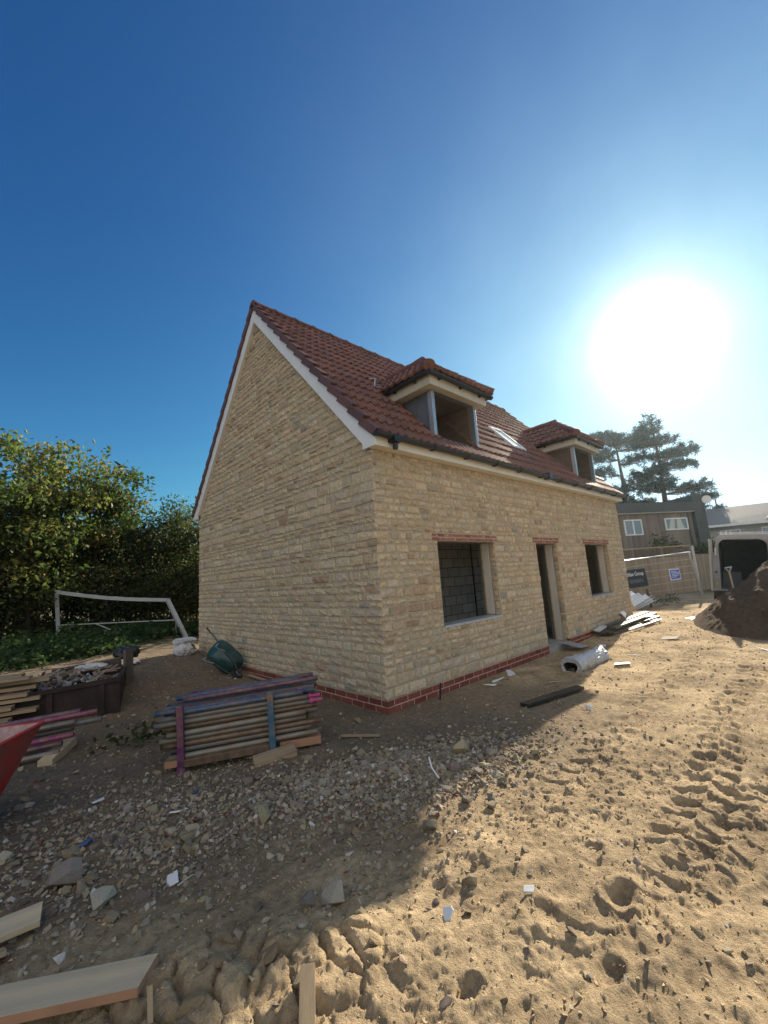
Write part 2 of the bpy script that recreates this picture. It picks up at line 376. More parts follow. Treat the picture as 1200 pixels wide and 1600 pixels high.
# ------------------------------------------------------------------ ground sheet
def axis(lo_f, hi_f, lo, hi, d0, segs, grow, end):
    a = [lo_f]
    while a[-1] < hi_f: a.append(a[-1] + d0)
    x = a[-1]; d = d0
    while x < hi: d = min(d*1.03, segs); x += d; a.append(x)
    while x < end: d *= grow; x += d; a.append(x)
    b = []; x = lo_f; d = d0
    while x > lo: d = min(d*1.03, segs); x -= d; b.append(x)
    while x > -end: d *= grow; x -= d; b.append(x)
    return np.array(b[::-1] + a)
gx = axis(-3.5, .2, -5, 7, .0085, .04, 1.12, 900); gy = axis(-3.9, -.7, -4.6, 4, .0085, .04, 1.12, 900)
GX, GY = np.meshgrid(gx, gy); GZ = height(GX, GY)
nx, ny = len(gx), len(gy)
me = bpy.data.meshes.new('ground'); me.vertices.add(nx*ny)
me.vertices.foreach_set('co', np.stack([GX, GY, GZ], -1).astype(np.float32).ravel())
ii = (np.arange(ny-1)[:, None]*nx + np.arange(nx-1)[None, :]).ravel()
q = np.stack([ii, ii+1, ii+nx+1, ii+nx], -1).astype(np.int32)
me.loops.add(q.size); me.loops.foreach_set('vertex_index', q.ravel()); me.polygons.add(len(q))
me.polygons.foreach_set('loop_start', np.arange(len(q), dtype=np.int32)*4); me.polygons.foreach_set('loop_total', np.full(len(q), 4, np.int32))
me.polygons.foreach_set('use_smooth', np.ones(len(q), bool)); me.update(calc_edges=True)
# soils: grey-brown rubbly dust on the left, orange sand on the right, green far out
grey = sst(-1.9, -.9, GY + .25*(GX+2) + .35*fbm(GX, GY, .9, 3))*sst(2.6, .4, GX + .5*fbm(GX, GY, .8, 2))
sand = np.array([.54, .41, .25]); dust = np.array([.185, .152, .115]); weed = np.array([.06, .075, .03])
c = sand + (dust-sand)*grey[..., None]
gr = np.maximum(sst(7.2, 9.0, GY + .8*fbm(GX, GY, .4, 2))*sst(9, 3, GX), sst(19, 22, np.hypot(GX, GY)))
c = c + (weed-c)*gr[..., None]
c = c*(1 + .16*fbm(GX, GY, .7, 4))[..., None]
ca = me.attributes.new('Col', 'FLOAT_COLOR', 'POINT'); cc = np.ones((nx*ny, 4), np.float32); cc[:, :3] = c.reshape(-1, 3); ca.data.foreach_set('color', cc.ravel())
gm = mat('site_soil', (.4, .3, .15), 1.0, 0, 20, .36, 95, 1.0, .022, attr=True, spec=.1, col2=(.27, .2, .125), n2scale=1.7, n2amt=.42)
me.materials.append(gm); go = bpy.data.objects.new('ground', me); COL.objects.link(go); tag(go, 'rutted sandy building site ground with tyre tracks and rubble', 'ground', kind='structure')

# ------------------------------------------------------------------ rocks
def rock_hull(rng, n=16, flat=.7, ang=.5):
    P = rng.normal(size=(n, 3)); P /= np.linalg.norm(P, axis=1)[:, None]
    P = np.sign(P)*np.abs(P)**ang
    P *= np.array([1, rng.uniform(.6, .95), rng.uniform(.4, flat)])*.5*rng.uniform(.8, 1, (n, 1))
    bm = bmesh.new()
    for p in P: bm.verts.new(p)
    r = bmesh.ops.convex_hull(bm, input=bm.verts)
    bmesh.ops.delete(bm, geom=[v for v in bm.verts if not v.link_faces], context='VERTS')
    bm.verts.index_update(); bmesh.ops.recalc_face_normals(bm, faces=bm.faces)
    V = np.array([v.co[:] for v in bm.verts]); F = [[v.index for v in f.verts] for f in bm.faces]; bm.free()
    return V, F
ROCKS = [rock_hull(RNG, int(RNG.integers(6, 11)), .55, .7) for _ in range(24)]
SCOLS = [(.29,.235,.165),(.35,.28,.185),(.25,.215,.165),(.38,.315,.225),(.21,.175,.135),(.31,.25,.16),(.28,.245,.2),(.40,.35,.275)]
def scol(rng=RNG):
    r = rng.random()
    if r < .018: return jit((.21,.085,.06), .2, rng)
    if r < .04: return (.56,.54,.49)
    return jit(SCOLS[rng.integers(len(SCOLS))], .18, rng)
def rrot(rng, tilt=.5):
    return np.array((Matrix.Rotation(rng.uniform(0, 2*PI), 3, 'Z') @ Matrix.Rotation(rng.normal(0, tilt), 3, 'X') @ Matrix.Rotation(rng.normal(0, tilt), 3, 'Y')))

def dens(x, y):   # how much rubble lies here, 0..1
    a = np.exp(-(((x+1.05)/1.0)**2 + ((y+1.15 + .28*(x+1.05))/.48)**2))
    b = np.exp(-(((x+2.65)/.9)**2 + ((y+.35)/.85)**2))*.75
    c_ = np.exp(-(((x+.5)/.7)**2 + ((y+1.75)/.3)**2))*.6
    d = np.exp(-(((x+1.6)/.7)**2 + ((y+1.75)/.35)**2))*.45
    return np.clip(np.maximum.reduce([a, b, c_, d]) + .03, 0, 1)
def scatter(n, lo, hi, rng, fn, keep=None):
    out = []
    while len(out) < n:
        x = rng.uniform(lo[0], hi[0], 4000); y = rng.uniform(lo[1], hi[1], 4000)
        ok = rng.random(4000) < fn(x, y)
        ok &= ~((x > -.04) & (x < 9) & (y > -.05) & (y < 6.3))
        out += list(zip(x[ok], y[ok]))
    return out[:n]

rg = np.random.default_rng(21)
def gravel_mesh(name, n, lo, hi, fn, s0, s1, power, label, cat, cols=None):
    mb = MB(); P = scatter(n, lo, hi, rg, fn); X = np.array([p[0] for p in P]); Y = np.array([p[1] for p in P]); Z = height(X, Y)
    for i in range(n):
        V, F = ROCKS[rg.integers(len(ROCKS))]; s = s0 + (s1-s0)*rg.random()**power
        mb.add((V*s) @ rrot(rg, .4).T + (X[i], Y[i], Z[i] + s*.1), F, cols() if cols else scol(rg))
    o = mb.build(name, M['rock']); return tag(o, label, cat, kind='stuff')
gravel_mesh('small_rubble', 6500, (-3.6,-3.0), (1.6,1.6), dens, .010, .05, 2.4, 'small broken stone and brick bits strewn over the dirt', 'rubble')
gravel_mesh('grit', 7000, (-3.6,-4.4), (3.0,1.0), lambda x, y: .3 + .7*dens(x, y), .004, .015, 2.0, 'tiny pebbles and grit scattered over the soil', 'grit',
            lambda: jit((.38,.3,.19), .3, rg) if rg.random() < .975 else (.5,.47,.4))
gravel_mesh('site_debris', 1500, (-4.5,.6), (-.2,6.2), lambda x, y: .35 + .5*sst(-.2,.3,fbm(x,y,.9,2)), .012, .075, 2.4, 'loose stone and scrap over the dirt round the stillage and skip', 'rubble')
gravel_mesh('far_rubble', 2600,(-5,-3.5), (12,8), lambda x, y: np.where((y < 0) | (x < 0), .5, 0)*np.where(x > 9, .6, 1), .015, .07, 2.2, 'scattered stone chips further across the site', 'rubble')

def crumbfn(x, y): return .15 + .85*sst(-1.0, -2.0, y + .22*(x+2))
gravel_mesh('soil_crumbs', 6500,(-3.3,-4.2), (1.6,-.9), crumbfn, .006, .028, 3.0, 'small crumbs and clods of dry sandy soil', 'soil crumbs', lambda: jit((.50,.375,.225), .12, rg))
gravel_mesh('soil_crumbs', 1500,(-1,-4.5), (9,-.6), lambda x, y: np.where(y > -1.2, .4, .8), .012, .045, 2.4, 'larger scattered clods of dry sandy soil farther off', 'soil crumbs', lambda: jit((.50,.375,.225), .14, rg))
def heapfn(x, y): return np.exp(-(((x+1.0)/.85)**2 + ((y+1.15+.28*(x+1.05))/.36)**2))
gravel_mesh('broken_stone', 2200, (-3.5,-1.6), (-1.4,.8), lambda x, y: np.exp(-(((x+2.6)/.8)**2 + ((y+.4)/.7)**2)), .015, .06, 2.0, 'spread of broken stone chips on the left of the site', 'rubble')
gravel_mesh('broken_stone', 5200,(-2.8,-2.2), (.8,.2), heapfn, .02, .07, 1.6, 'dense heap of broken stone chips in front of the house corner', 'rubble')
# larger stones, one object each
RM = []
for i in range(14):
    V, F = rock_hull(RNG, 13, .7, .62)
    for k in range(3):
        mb = MB(); mb.add(V, F, scol()); o = mb.build('rubble_stone', M['rock'], bevel=.05); RM.append(o.data); bpy.data.objects.remove(o)
def stone_at(x, y, s, label, group=None, tilt=.35, sink=.12, k=None, name='rubble_stone', sz=(1,1,1)):
    o = bpy.data.objects.new(name, RM[int(rg.integers(len(RM))) if k is None else k]); COL.objects.link(o)
    o.location = (x, y, H(x, y) + s*sink); o.scale = (s*sz[0], s*sz[1], s*sz[2])
    o.rotation_euler = (rg.normal(0, tilt), rg.normal(0, tilt), rg.uniform(0, 6.28))
    b = o.modifiers.new('bevel', 'BEVEL'); b.width = .014; b.segments = 2; b.limit_method = 'NONE'
    return tag(o, label, 'stone', group)
for x, y in scatter(284,(-3.4,-2.4), (.9,.9), rg, lambda x, y: dens(x, y)**1.4):
    stone_at(x, y, .045 + .075*rg.random()**2.2, 'fist sized broken stone lying loose among the rubble', 'loose stones in the rubble spread')
CM = []
for i in range(5):
    V, F = rock_hull(RNG, 26, .7, .6); mb = MB(); mb.add(V, F, (.45,.325,.185)); o = mb.build('mud_clod', M['clay']); CM.append(o.data); bpy.data.objects.remove(o)
for i in range(9):
    t_ = rg.uniform(-1,1); u_ = rg.normal(0,.13); x = -2.58 + .83*.5*t_ + .55*u_; y = -1.96 - .55*.5*t_ + .83*u_; s = rg.uniform(.05,.10)
    o = bpy.data.objects.new('mud_clod', CM[i % 5]); COL.objects.link(o); o.location = (x, y, H(x, y)+s*.06); o.scale = (s*1.2, s, s*.8); o.rotation_euler = (rg.normal(0,.3), rg.normal(0,.3), rg.uniform(0,6))
    b = o.modifiers.new('bevel', 'BEVEL'); b.width = .02; b.segments = 2; b.limit_method = 'NONE'; tag(o, 'cracked lump of dried clay in the mud bank at the bottom of the picture', 'clod', 'dried clay lumps')
for x, y, s, lb in [(-2.02,-.93,.17,'rounded brown boulder alone in the bare dirt left of the rubble heap'),
                    (-1.38,-1.83,.13,'sunlit square stone at the edge of the house shadow, largest of the sunny cluster'),
                    (-3.05,-.62,.2,'long flat slab of stone near the left edge of the site'),
                    (-2.93,-.98,.15,'blocky pale stone resting behind the foreground plank'),
                    (-1.86,-.33,.12,'pale bluish angular stone at the left of the rubble heap'),
                    (-.72,-1.5,.16,'tall pointed stone standing at the shadow edge of the rubble heap'),
                    (-.28,-1.55,.15,'brown stone at the far sunlit tip of the rubble heap'),
                    (-.42,-1.35,.22,'flat grey slab on the far side of the rubble heap'),
                    (-2.12,-1.86,.14,'rounded clay stone at the top end of the dried mud bank'),
                    (-.95,-2.0,.09,'buff stone on sunlit sand, right of the sunny stone cluster')]:
    stone_at(x, y, s, lb, sink=.2)

# ------------------------------------------------------------------ house
L_, W_, HS, ZR = 8.89, 6.16, 3.22, 7.0
YR = W_/2; SL = 1.1194; TH = math.atan(SL); CT, ST = math.cos(TH), math.sin(TH)
ZE0 = 3.5484                                  # roof surface: z = ZE0 + SL*y on the front slope
house = thing('stone_house', 'half finished buff stone house with red brown tiled roof and two dormers', 'house')
W1 = (1.146, 2.612, .846, 2.038); DR = (4.063, 4.9445, .1, 2.038); W2 = (6.37, 7.785, .846, 2.038)
WCOL = [(.505,.395,.25),(.55,.435,.275),(.465,.375,.25),(.52,.415,.275),(.465,.385,.275),(.555,.45,.30),(.49,.38,.24),(.51,.425,.30)]
def wcol(rng):
    r = rng.random()
    if r < .018: return jit((.37,.345,.30), .12, rng)
    if r < .06: return jit((.45,.315,.22), .1, rng)
    if r < .10: return jit((.42,.355,.26), .12, rng)
    return jit(np.array(WCOL[rng.integers(len(WCOL))])*np.array([1.1,1.12,1.2]), .075, rng)
def add_stone(mb, s0, s1, z0, z1, mp, rng):
    nu = 5 if s1-s0 < .25 else 7; nv = 5
    us = np.linspace(0, 1, nu); vs = np.linspace(0, 1, nv)
    us[1] = min(.012/(s1-s0)+.03, .2); us[-2] = 1-us[1]; vs[1] = min(.010/(z1-z0)+.05, .22); vs[-2] = 1-vs[1]
    pr = rng.uniform(.010, .028); tl = rng.normal(0, .006, 2); cj = rng.normal(0, .007, (4, 2))
    V = np.zeros((nv, nu, 3)); rr = rng.uniform(.006, .016)
    ph = rng.uniform(0, 99, 2)
    UU, VV = np.meshgrid(us, vs)
    edge = .0035*np.sin(UU*9+ph[0])*(VV-.5)*2
    for j, v in enumerate(vs):
        for i, u in enumerate(us):
            s = s0 + u*(s1-s0); z = z0 + v*(z1-z0)
            cw = ((1-u)*(1-v), u*(1-v), (1-u)*v, u*v)
            s += sum(cw[k]*cj[k,0] for k in range(4)); z += sum(cw[k]*cj[k,1] for k in range(4)) + edge[j,i]
            bi = i in (0, nu-1); bj = j in (0, nv-1)
            if bi and bj:
                s += rr*(1 if i == 0 else -1)*.8; z += rr*(1 if j == 0 else -1)*.6
            if bi or bj: d = -.012
            elif i in (1, nu-2) or j in (1, nv-2): d = pr*.7 + rng.normal(0, .002) + tl[0]*(u-.5) + tl[1]*(v-.5)
            else: d = pr + rng.normal(0, .005) + tl[0]*(u-.5)*2 + tl[1]*(v-.5)*2
            V[j,i] = mp(s, z, d)
    F = [(j*nu+i, j*nu+i+1, (j+1)*nu+i+1, (j+1)*nu+i) for j in range(nv-1) for i in range(nu-1)]
    mb.add(V.reshape(-1,3), F, wcol(rng), 1)
def courses(z0, z1, rng):
    zs = [z0]
    while True:
        h = rng.choice([.065,.08,.098,.115,.132,.15,.175], p=[.14,.21,.23,.18,.13,.08,.03])
        if zs[-1] + h > z1 - .05:
            r = z1 - zs[-1]
            if r > .16: zs.append(zs[-1] + r/2)
            elif r < .045: zs.pop()
            zs.append(z1); return zs
        zs.append(zs[-1] + h)
def stonework(mb, zbreaks, intervals, mp, rng, ar=2.5):
    for za, zb in zip(zbreaks[:-1], zbreaks[1:]):
        zs = courses(za, zb, rng)
        for z0, z1 in zip(zs[:-1], zs[1:]):
            for a, b, ja, jb in intervals((z0+z1)/2, z0, z1):
                s = a
                while s < b - 1e-6:
                    h = z1 - z0; wd = float(np.clip(h*rng.uniform(.9, ar), .08, .46))
                    if rng.random() < .12: wd = h*rng.uniform(.6, .9)
                    e = s + wd
                    if b - e < .09: e = b
                    g = .0065; sa = s+g; sb = e-g
                    if s == a and ja: sa += rng.uniform(-.006, .022)
                    if e == b and jb: sb -= rng.uniform(-.006, .022)
                    if h > .14 and rng.random() < .25:
                        zm = z0 + h*rng.uniform(.38, .62)
                        add_stone(mb, sa, sb, z0+.006, zm-.006, mp, rng); add_stone(mb, sa, sb, zm+.006, z1-.006, mp, rng)
                    else:
                        add_stone(mb, sa, sb, z0+.006, z1-.006, mp, rng)
                    s = e
wr = np.random.default_rng(5)
OPEN = [W1, DR, W2]
def fint(z, z0, z1):
    cuts = []
    for a, b, lo, hi in OPEN:
        if lo - .01 < z < hi: cuts.append((a, b, True))
        elif hi < z < hi + .112: cuts.append((a-.10, b+.10, False))
    out = []; s = -.012; j = False
    for a, b, jg in cuts: out.append((s, a, j, jg)); s = b; j = jg
    out.append((s, L_, j, False)); return out
def wall_boxes(mb, y0, y1, z0, z1, lint=0, grow=0, x0=0, x1=L_):
    xs = x0
    for a, b, lo, hi in OPEN:
        a -= grow; b += grow
        mb.bb((xs, y0, z0), (a, y1, z1)); 
        if lo > z0: mb.bb((a, y0, z0), (b, y1, lo))
        mb.bb((a, y0, hi + lint), (b, y1, z1)); xs = b
    mb.bb((xs, y0, z0), (x1, y1, z1))
mb = MB(); mb.col = (.42,.32,.18); wall_boxes(mb, 0, .11, .15, HS, x0=.112)
stonework(mb, [.15, .846, 2.038, 2.15, HS-.002], fint, lambda s, z, d: (s, -d, z), wr)
# ragged stones lining the reveals
for a, b, lo, hi in OPEN:
    for sx, sg in ((a, 1), (b, -1)):
        zs = courses(max(lo, .15), hi, wr)
        for z0, z1 in zip(zs[:-1], zs[1:]):
            add_stone(mb, .004, .106, z0+.003, z1-.003, lambda s, z, d, sx=sx, sg=sg: (sx + sg*(d*.8-.002), s, z), wr)
mb.build('front_stone_wall', [M['mortar'], M['stone']], house)
mb = MB(); mb.col = (.42,.32,.18)
def gz_(z): return 0 if z <= HS else (z-ZE0+.22)/SL if z > ZE0-.22 else 0
mb.prism([(.0005,.15),(W_,.15),(W_,HS+.1),(YR,ZR-.33),(0,HS+.1)], .11, lambda u, v, d: (d, u, v))
def gint(z, z0, z1):
    if z1 <= HS: return [(-.012, W_+.01, False, False)]
    o = max(0, (z1 - (ZE0-.30))/SL)
    return [(o-.03, W_-o+.03, False, False)] if W_-2*o > .12 else []
stonework(mb, [.15, .846, 2.038, HS, ZR-.36], gint, lambda s, z, d: (-d, s, z), wr, 3.4)
mb.build('gable_stone_wall', [M['mortar'], M['stone']], house)
# far walls
mb = MB(); mb.bb((.11, W_-.11, .0), (L_, W_, HS)); mb.build('back_wall', M['mortar'], house)
mb = MB(); mb.prism([(.11,0),(W_-.11,0),(W_-.11,HS+.05),(YR,ZR-.36),(.11,HS+.05)], .11, lambda u, v, d: (L_-.11+d, u, v)); mb.build('end_gable_wall', M['mortar'], house)
# brick plinth: two courses proud of the wall
def bricks(mb, a, b, zs, mp, rng, d0=.009, L=.215, g=.0135, bc=(.215,.068,.05)):
    for k, (z0, z1) in enumerate(zip(zs[:-1], zs[1:])):
        s = a - (L/2 if k % 2 else 0)
        while s < b:
            s0 = max(s, a); s1 = min(s+L, b)
            if s1-s0 > .02:
                c = jit(bc, .24, rng); e = rng.uniform(-.002, .003)
                P = [mp(x, z, d) for d in (-.05, d0+e) for x, z in ((s0,z0+g/2),(s1,z0+g/2),(s1,z1-g/2),(s0,z1-g/2))]
                mb.add(P, [(4,5,6,7),(0,1,5,4),(1,2,6,5),(2,3,7,6),(3,0,4,7)], c, 1)
            s += L + g
mb = MB(); mb.col = (.4,.24,.17); rb = np.random.default_rng(8)
mb.bb((.0,-.006,-.35), (DR[0],.1,.148)); mb.bb((DR[1],-.006,-.35), (L_,.1,.148))
mb.bb((-.006,-.006,-.35), (.0,W_,.148))
for a, b in ((-.014, DR[0]), (DR[1], L_)): bricks(mb, a, b, [-.152,-.077,-.002,.074,.15], lambda s, z, d: (s, -d, z), rb)
bricks(mb, -.014, W_, [-.152,-.077,-.002,.074,.15], lambda s, z, d: (-d, s, z), rb)
mb.build('brick_plinth', [M['pmortar'], M['brick']], house)
for (a, b, lo, hi) in OPEN:
    mb = MB(); mb.col = (.45,.3,.24); mb.bb((a-.1,-.003,hi+.003), (b+.1,.112,hi+.112))
    bricks(mb, a-.1, b+.1, [hi+.001, hi+.056, hi+.112], lambda s, z, d: (s, -d, z), rb, d0=.008, L=.16, g=.014, bc=(.30,.15,.115))
    for k in range(16):
        x = rb.uniform(a-.05, b+.02); z = hi + rb.uniform(.03, .09)
        mb.box((x, -.011, z), (rb.uniform(.01,.035), .006, rb.uniform(.012,.03)), Matrix.Rotation(rb.uniform(-.6,.6), 3, 'Y'), (.6,.5,.42), 0)
    mb.build('brick_lintel', [M['pmortar'], M['brick']], house)
# cavity, inner leaf, boards, sills
mb = MB(); mb.col = (.2,.21,.2); wall_boxes(mb, .24, .34, .0, 2.9, 0, .03, .11, L_-.11)
mb.build('inner_block_wall', M['block'], house)
def blockwall(name, p, q, z1, rng):
    mb = MB(); p = np.array(p); q = np.array(q); l = np.hypot(*(q-p)); d = (q-p)/l; n = np.array((d[1], -d[0]))
    mb.col = (.10,.10,.095)
    P0 = p - n*.05; 
    mb.prism([(0,0),(l,0),(l,z1),(0,z1)], .09, lambda u, v, t: (p[0]+d[0]*u-n[0]*(t+.004), p[1]+d[1]*u-n[1]*(t+.004), v))
    z = .15; k = 0
    while z < z1-.2:
        s = -.22*(k % 2)
        while s < l:
            a = max(s, 0); b = min(s+.425, l)
            if b-a > .03:
                c = jit((.47,.47,.45), .14, rng)
                V = [(p[0]+d[0]*u+n[0]*t, p[1]+d[1]*u+n[1]*t, v) for t in (-.02, .004) for u, v in ((a,z),(b,z),(b,z+.21),(a,z+.21))]
                mb.add(V, [(4,5,6,7),(0,1,5,4),(1,2,6,5),(2,3,7,6),(3,0,4,7)], c)
            s += .45
        z += .225; k += 1
    mb.build(name, M['block'], house)
blockwall('partition_block_wall', (.12,2.6), (5.6,2.6), 2.75, rb)
blockwall('partition_block_wall', (6.1,2.9), (8.78,2.9), 2.75, rb)
mb = MB(); mb.bb((.11,.11,-.05), (L_-.11,W_-.11,.12)); mb.build('floor_slab', M['concrete'], house)
mb = MB(); mb.bb((.11,.12,2.76), (L_-.11,W_-.11,2.86)); mb.build('upper_floor', M['plyd'], house)
for (a, b, lo, hi) in OPEN:
    for sg, x in ((1, b), (-1, a)):
        mb = MB(); mb.bb((x-sg*.012, .118, lo+.02), (x+sg*.03, .232, hi-.004)); mb.build('cavity_closer_board', M['board'], house, bevel=.003)
        mb = MB(); mb.bb((x-sg*.02, .232, lo+.02), (x+sg*.03, .262, hi-.004)); mb.build('reveal_batten', M['woodgrey'], house)
    mb = MB(); mb.bb((a-.02, .112, hi-.003), (b+.02, .36, hi+.09)); mb.build('steel_lintel', M['lead'], house)
for (a, b, lo, hi) in (W1, W2):
    mb = MB(); mb.bb((a-.004, -.012, lo-.012), (b+.004, .235, lo+.014)); mb.bb((a, -.02, lo-.02), (b, -.013, lo+.01)); mb.build('sill_strip', M['steelsill'], house)
mb = MB(); mb.bb((DR[0]-.02, -.02, -.1), (DR[1]+.02, .35, .11)); mb.build('door_threshold', M['concrete'], house, bevel=.006)

# roof tiles -------------------------------------------------------
TCOL = [(.175,.085,.063),(.20,.092,.066),(.15,.076,.06),(.185,.086,.062),(.165,.088,.072)]
def tile_patch(mb, P, U, Vd, Nn, u0, u1, s1, gauge, keep, rng, per=.15, amp=.036, s0=0):
    P, U, Vd, Nn = [np.array(a, float) for a in (P, U, Vd, Nn)]
    nseg = 7; nu = int(round((u1-u0)/per))*nseg + 1; us = np.linspace(u0, u1, nu)
    prof = amp*np.clip(np.cos(2*PI*(us/per))*1.25+.1, 0, 1)**.9
    nc = int(math.ceil((s1-s0)/gauge))
    for i in range(nc):
        a = s0 + i*gauge; b = min(a+gauge+.03, s1+.03); off = (i*0)
        rows = [(a+.004, -.004), (a, .036), (a + (b-a)*.5, .018), (b, .001)]
        tj = rng.normal(0, .0015, nu//(2*nseg)+2)
        V = np.zeros((4, nu, 3))
        for r, (s, h) in enumerate(rows):
            hh = h + prof*(1 if r else .6) + tj[np.arange(nu)//(2*nseg)]
            V[r] = P + us[:, None]*U + s*Vd + hh[:, None]*Nn
        tcol = [jit(TCOL[rng.integers(len(TCOL))], .14, rng) for _ in range(nu//(2*nseg)+2)]
        F = []; C = []
        for r in range(3):
            for k in range(nu-1):
                um = (us[k]+us[k+1])/2; smid = [a, a+(b-a)*.25, a+(b-a)*.75][r]
                if keep and not keep(um, smid): continue
                F.append((r*nu+k, r*nu+k+1, (r+1)*nu+k+1, (r+1)*nu+k)); C.append(tcol[k//(2*nseg)])
        if F: mb.addcols(V.reshape(-1,3), F, C)
DC = [(2.02, 'near'), (7.36, 'far')]
YE = -.16; SLEN = (YR-YE)/CT; GA = SLEN/15
def kfront(u, s):
    y = YE + s*CT
    for cx, _ in DC:
        if abs(u-cx) < .5 and .10 < y < 1.25: return False
    if 4.60 < u < 5.08 and .56 < y < 1.06: return False
    return True
rt = np.random.default_rng(9)
mb = MB(); tile_patch(mb, (0, YE, ZE0+SL*YE), (1,0,0), (0,CT,ST), (0,-ST,CT), -.06, 8.94, SLEN, GA, kfront, rt)
mb.build('front_roof_slope', M['tile'], house, smooth=False)
mb = MB(); tile_patch(mb, (0, W_-YE, ZE0+SL*YE), (1,0,0), (0,-CT,ST), (0,ST,CT), -.06, 8.94, SLEN, GA, None, rt)
mb.build('back_roof_slope', M['tile'], house)
mb = MB()
def deck(x0, x1, y0, y1):
    z = lambda y: ZE0 + SL*y - .03
    mb.add([(x0,y0,z(y0)),(x1,y0,z(y0)),(x1,y1,z(y1)),(x0,y1,z(y1))], [(0,1,2,3)])
deck(-.05,1.5,-.14,YR); deck(1.5,2.54,-.14,.1); deck(1.5,2.54,1.25,YR); deck(2.54,6.84,-.14,YR); deck(6.84,7.88,-.14,.1); deck(6.84,7.88,1.25,YR); deck(7.88,8.93,-.14,YR)
z = lambda y: ZE0 + SL*(W_-y) - .03
mb.add([(-.05,W_+.14,z(W_+.14)),(8.93,W_+.14,z(W_+.14)),(8.93,YR,z(YR)),(-.05,YR,z(YR))], [(0,3,2,1)])
mb.build('roof_underlay', M['felt'], house)
# ridge
mb = MB(); k = 0; x = -.1
while x < 8.98:
    x1 = min(x+.46, 9.0)
    V = []; n = 9
    for j, xx in enumerate((x, x+.05, x+.051, x1)):
        rr = .125 if j < 2 else .112
        for i in range(n):
            a = PI*(i/(n-1)); V.append((xx, YR + rr*math.cos(a)*1.05, ZR - .05 + rr*math.sin(a)))
    F = [(r*n+i, r*n+i+1, (r+1)*n+i+1, (r+1)*n+i) for r in range(3) for i in range(n-1)] + [tuple(range(n)), tuple(range(4*n-1, 3*n-1, -1))]
    mb.add(V, F, jit((.15,.06,.046), .12)); x += .45
mb.build('ridge_tiles', M['verge'], house, recalc=True)
# verge tiles, bargeboards on both gables
for xe, sg in ((-.085, -1), (8.965, 1)):
    mb = MB()
    for side in (1, -1):
        for i in range(15):
            s0 = i*GA - .015; s1 = (i+1)*GA + .012
            def mpv(s, h, x, side=side):
                y = YE + s*CT; zz = ZE0 + SL*YE + s*ST
                y -= ST*h; zz += CT*h
                return (x, y if side == 1 else W_ - y, zz)
            h0 = -.085; lift = .045
            c = jit((.125,.058,.048), .14, rt)
            for (xa, xb, ha, hb) in ((xe-.004*sg, xe+.02*sg, h0, .0), (xe-.1*sg, xe+.021*sg, -.004, .026)):
                V = [mpv(s, h + (lift*(1 - (s-s0)/(s1-s0))), x) for s in (s0, s1) for x in (xa, xb) for h in (ha, hb)]
                mb.add(V, [(0,1,3,2),(4,6,7,5),(0,4,5,1),(2,3,7,6),(1,5,7,3),(0,2,6,4)], c)
    mb.build('verge_tiles', M['verge'], house, recalc=True, bevel=.004)
    for side in (1, -1):
        mb = MB()
        def q2(s, h, side=side):
            y = YE + s*CT - ST*h; zz = ZE0 + SL*YE + s*ST + CT*h
            return (y if side == 1 else W_ - y, zz)
        pl = [q2(.0,-.065), q2(SLEN-.06*SL,-.065), (YR, q2(SLEN-.245*SL,-.245)[1] - 0*.1), q2(.34,-.245)]
        top = (YR, ZE0+SL*YR-.065/CT); bot = (YR, ZE0+SL*YR-.245/CT)
        yb = .09 if side == 1 else W_-.09; yo = -.16 if side == 1 else W_+.16
        pl = [(yo, 3.21), (yo, ZE0+SL*YE-.07), top, bot, (yb, ZE0+SL*.09-.245/CT), (yb, 3.21)]
        mb.prism(pl, .022, lambda u, v, d: (-.075*1 + d if sg < 0 else 8.965 - d, u, v))
        mb.build('bargeboard', M['white'], house, recalc=True, bevel=.002)
        mb = MB()   # soffit board between bargeboard and wall
        mb.prism([(YR, bot[1]+.012), (yb, ZE0+SL*.09-.245/CT+.012), (yb, ZE0+SL*.09-.245/CT+.03), (YR, bot[1]+.03)], .055, lambda u, v, d: (-.053 + d if sg < 0 else 8.943 - d, u, v))
        mb.build('verge_soffit', M['white'], house, recalc=True)
for side in (1, -1):
    f = (lambda y: y) if side == 1 else (lambda y: W_-y)
    mb = MB(); mb.bb((-.052, f(-.15), 3.213), (8.942, f(-.13), ZE0+SL*YE-.03)); mb.bb((-.052, f(-.13), 3.213), (8.942, f(0), 3.226))
    mb.build('fascia_and_soffit', M['cream'], house)
def gutter(name, p, q, r, parent, m, brk=.8, drop=0):
    p = Vector(p); q = Vector(q); d = (q-p); l = d.length; d.normalize(); sd = d.cross(Vector((0,0,1))).normalized()
    mb = MB(); V = []; n = 9
    for pt in (p, q):
        for rr in (r, r-.006):
            for i in range(n):
                a = PI + PI*i/(n-1); V.append(pt + sd*(rr*math.cos(a)) + Vector((0,0,rr*math.sin(a))))
    F = []
    for i in range(n-1):
        F += [(i, i+1, 2*n+i+1, 2*n+i), (n+i+1, n+i, 3*n+i, 3*n+i+1)]
    F += [(0, 2*n, 3*n, n), (n-1, 2*n-1, 4*n-1, 3*n-1), tuple(range(n)), tuple(range(2*n, 3*n))]
    mb.add([tuple(v) for v in V], F)
    g = mb.build(name, m, parent)
    if brk:
        k = brk*.35
        while k < l:
            b = MB(); c = p + d*k
            b.tube([c + sd*((r+.008)*math.cos(PI+PI*i/6)) + Vector((0,0,(r+.008)*math.sin(PI+PI*i/6))) for i in range(7)], .011, 6)
            b.box(c + Vector((0, r*.5, -r*.8)), (.022, r*.9, .03))
            b.build('gutter_bracket', m, g); k += brk
    return g
g = gutter('gutter', (-.1,-.215,3.36), (9.02,-.215,3.345), .058, house, M['black'])
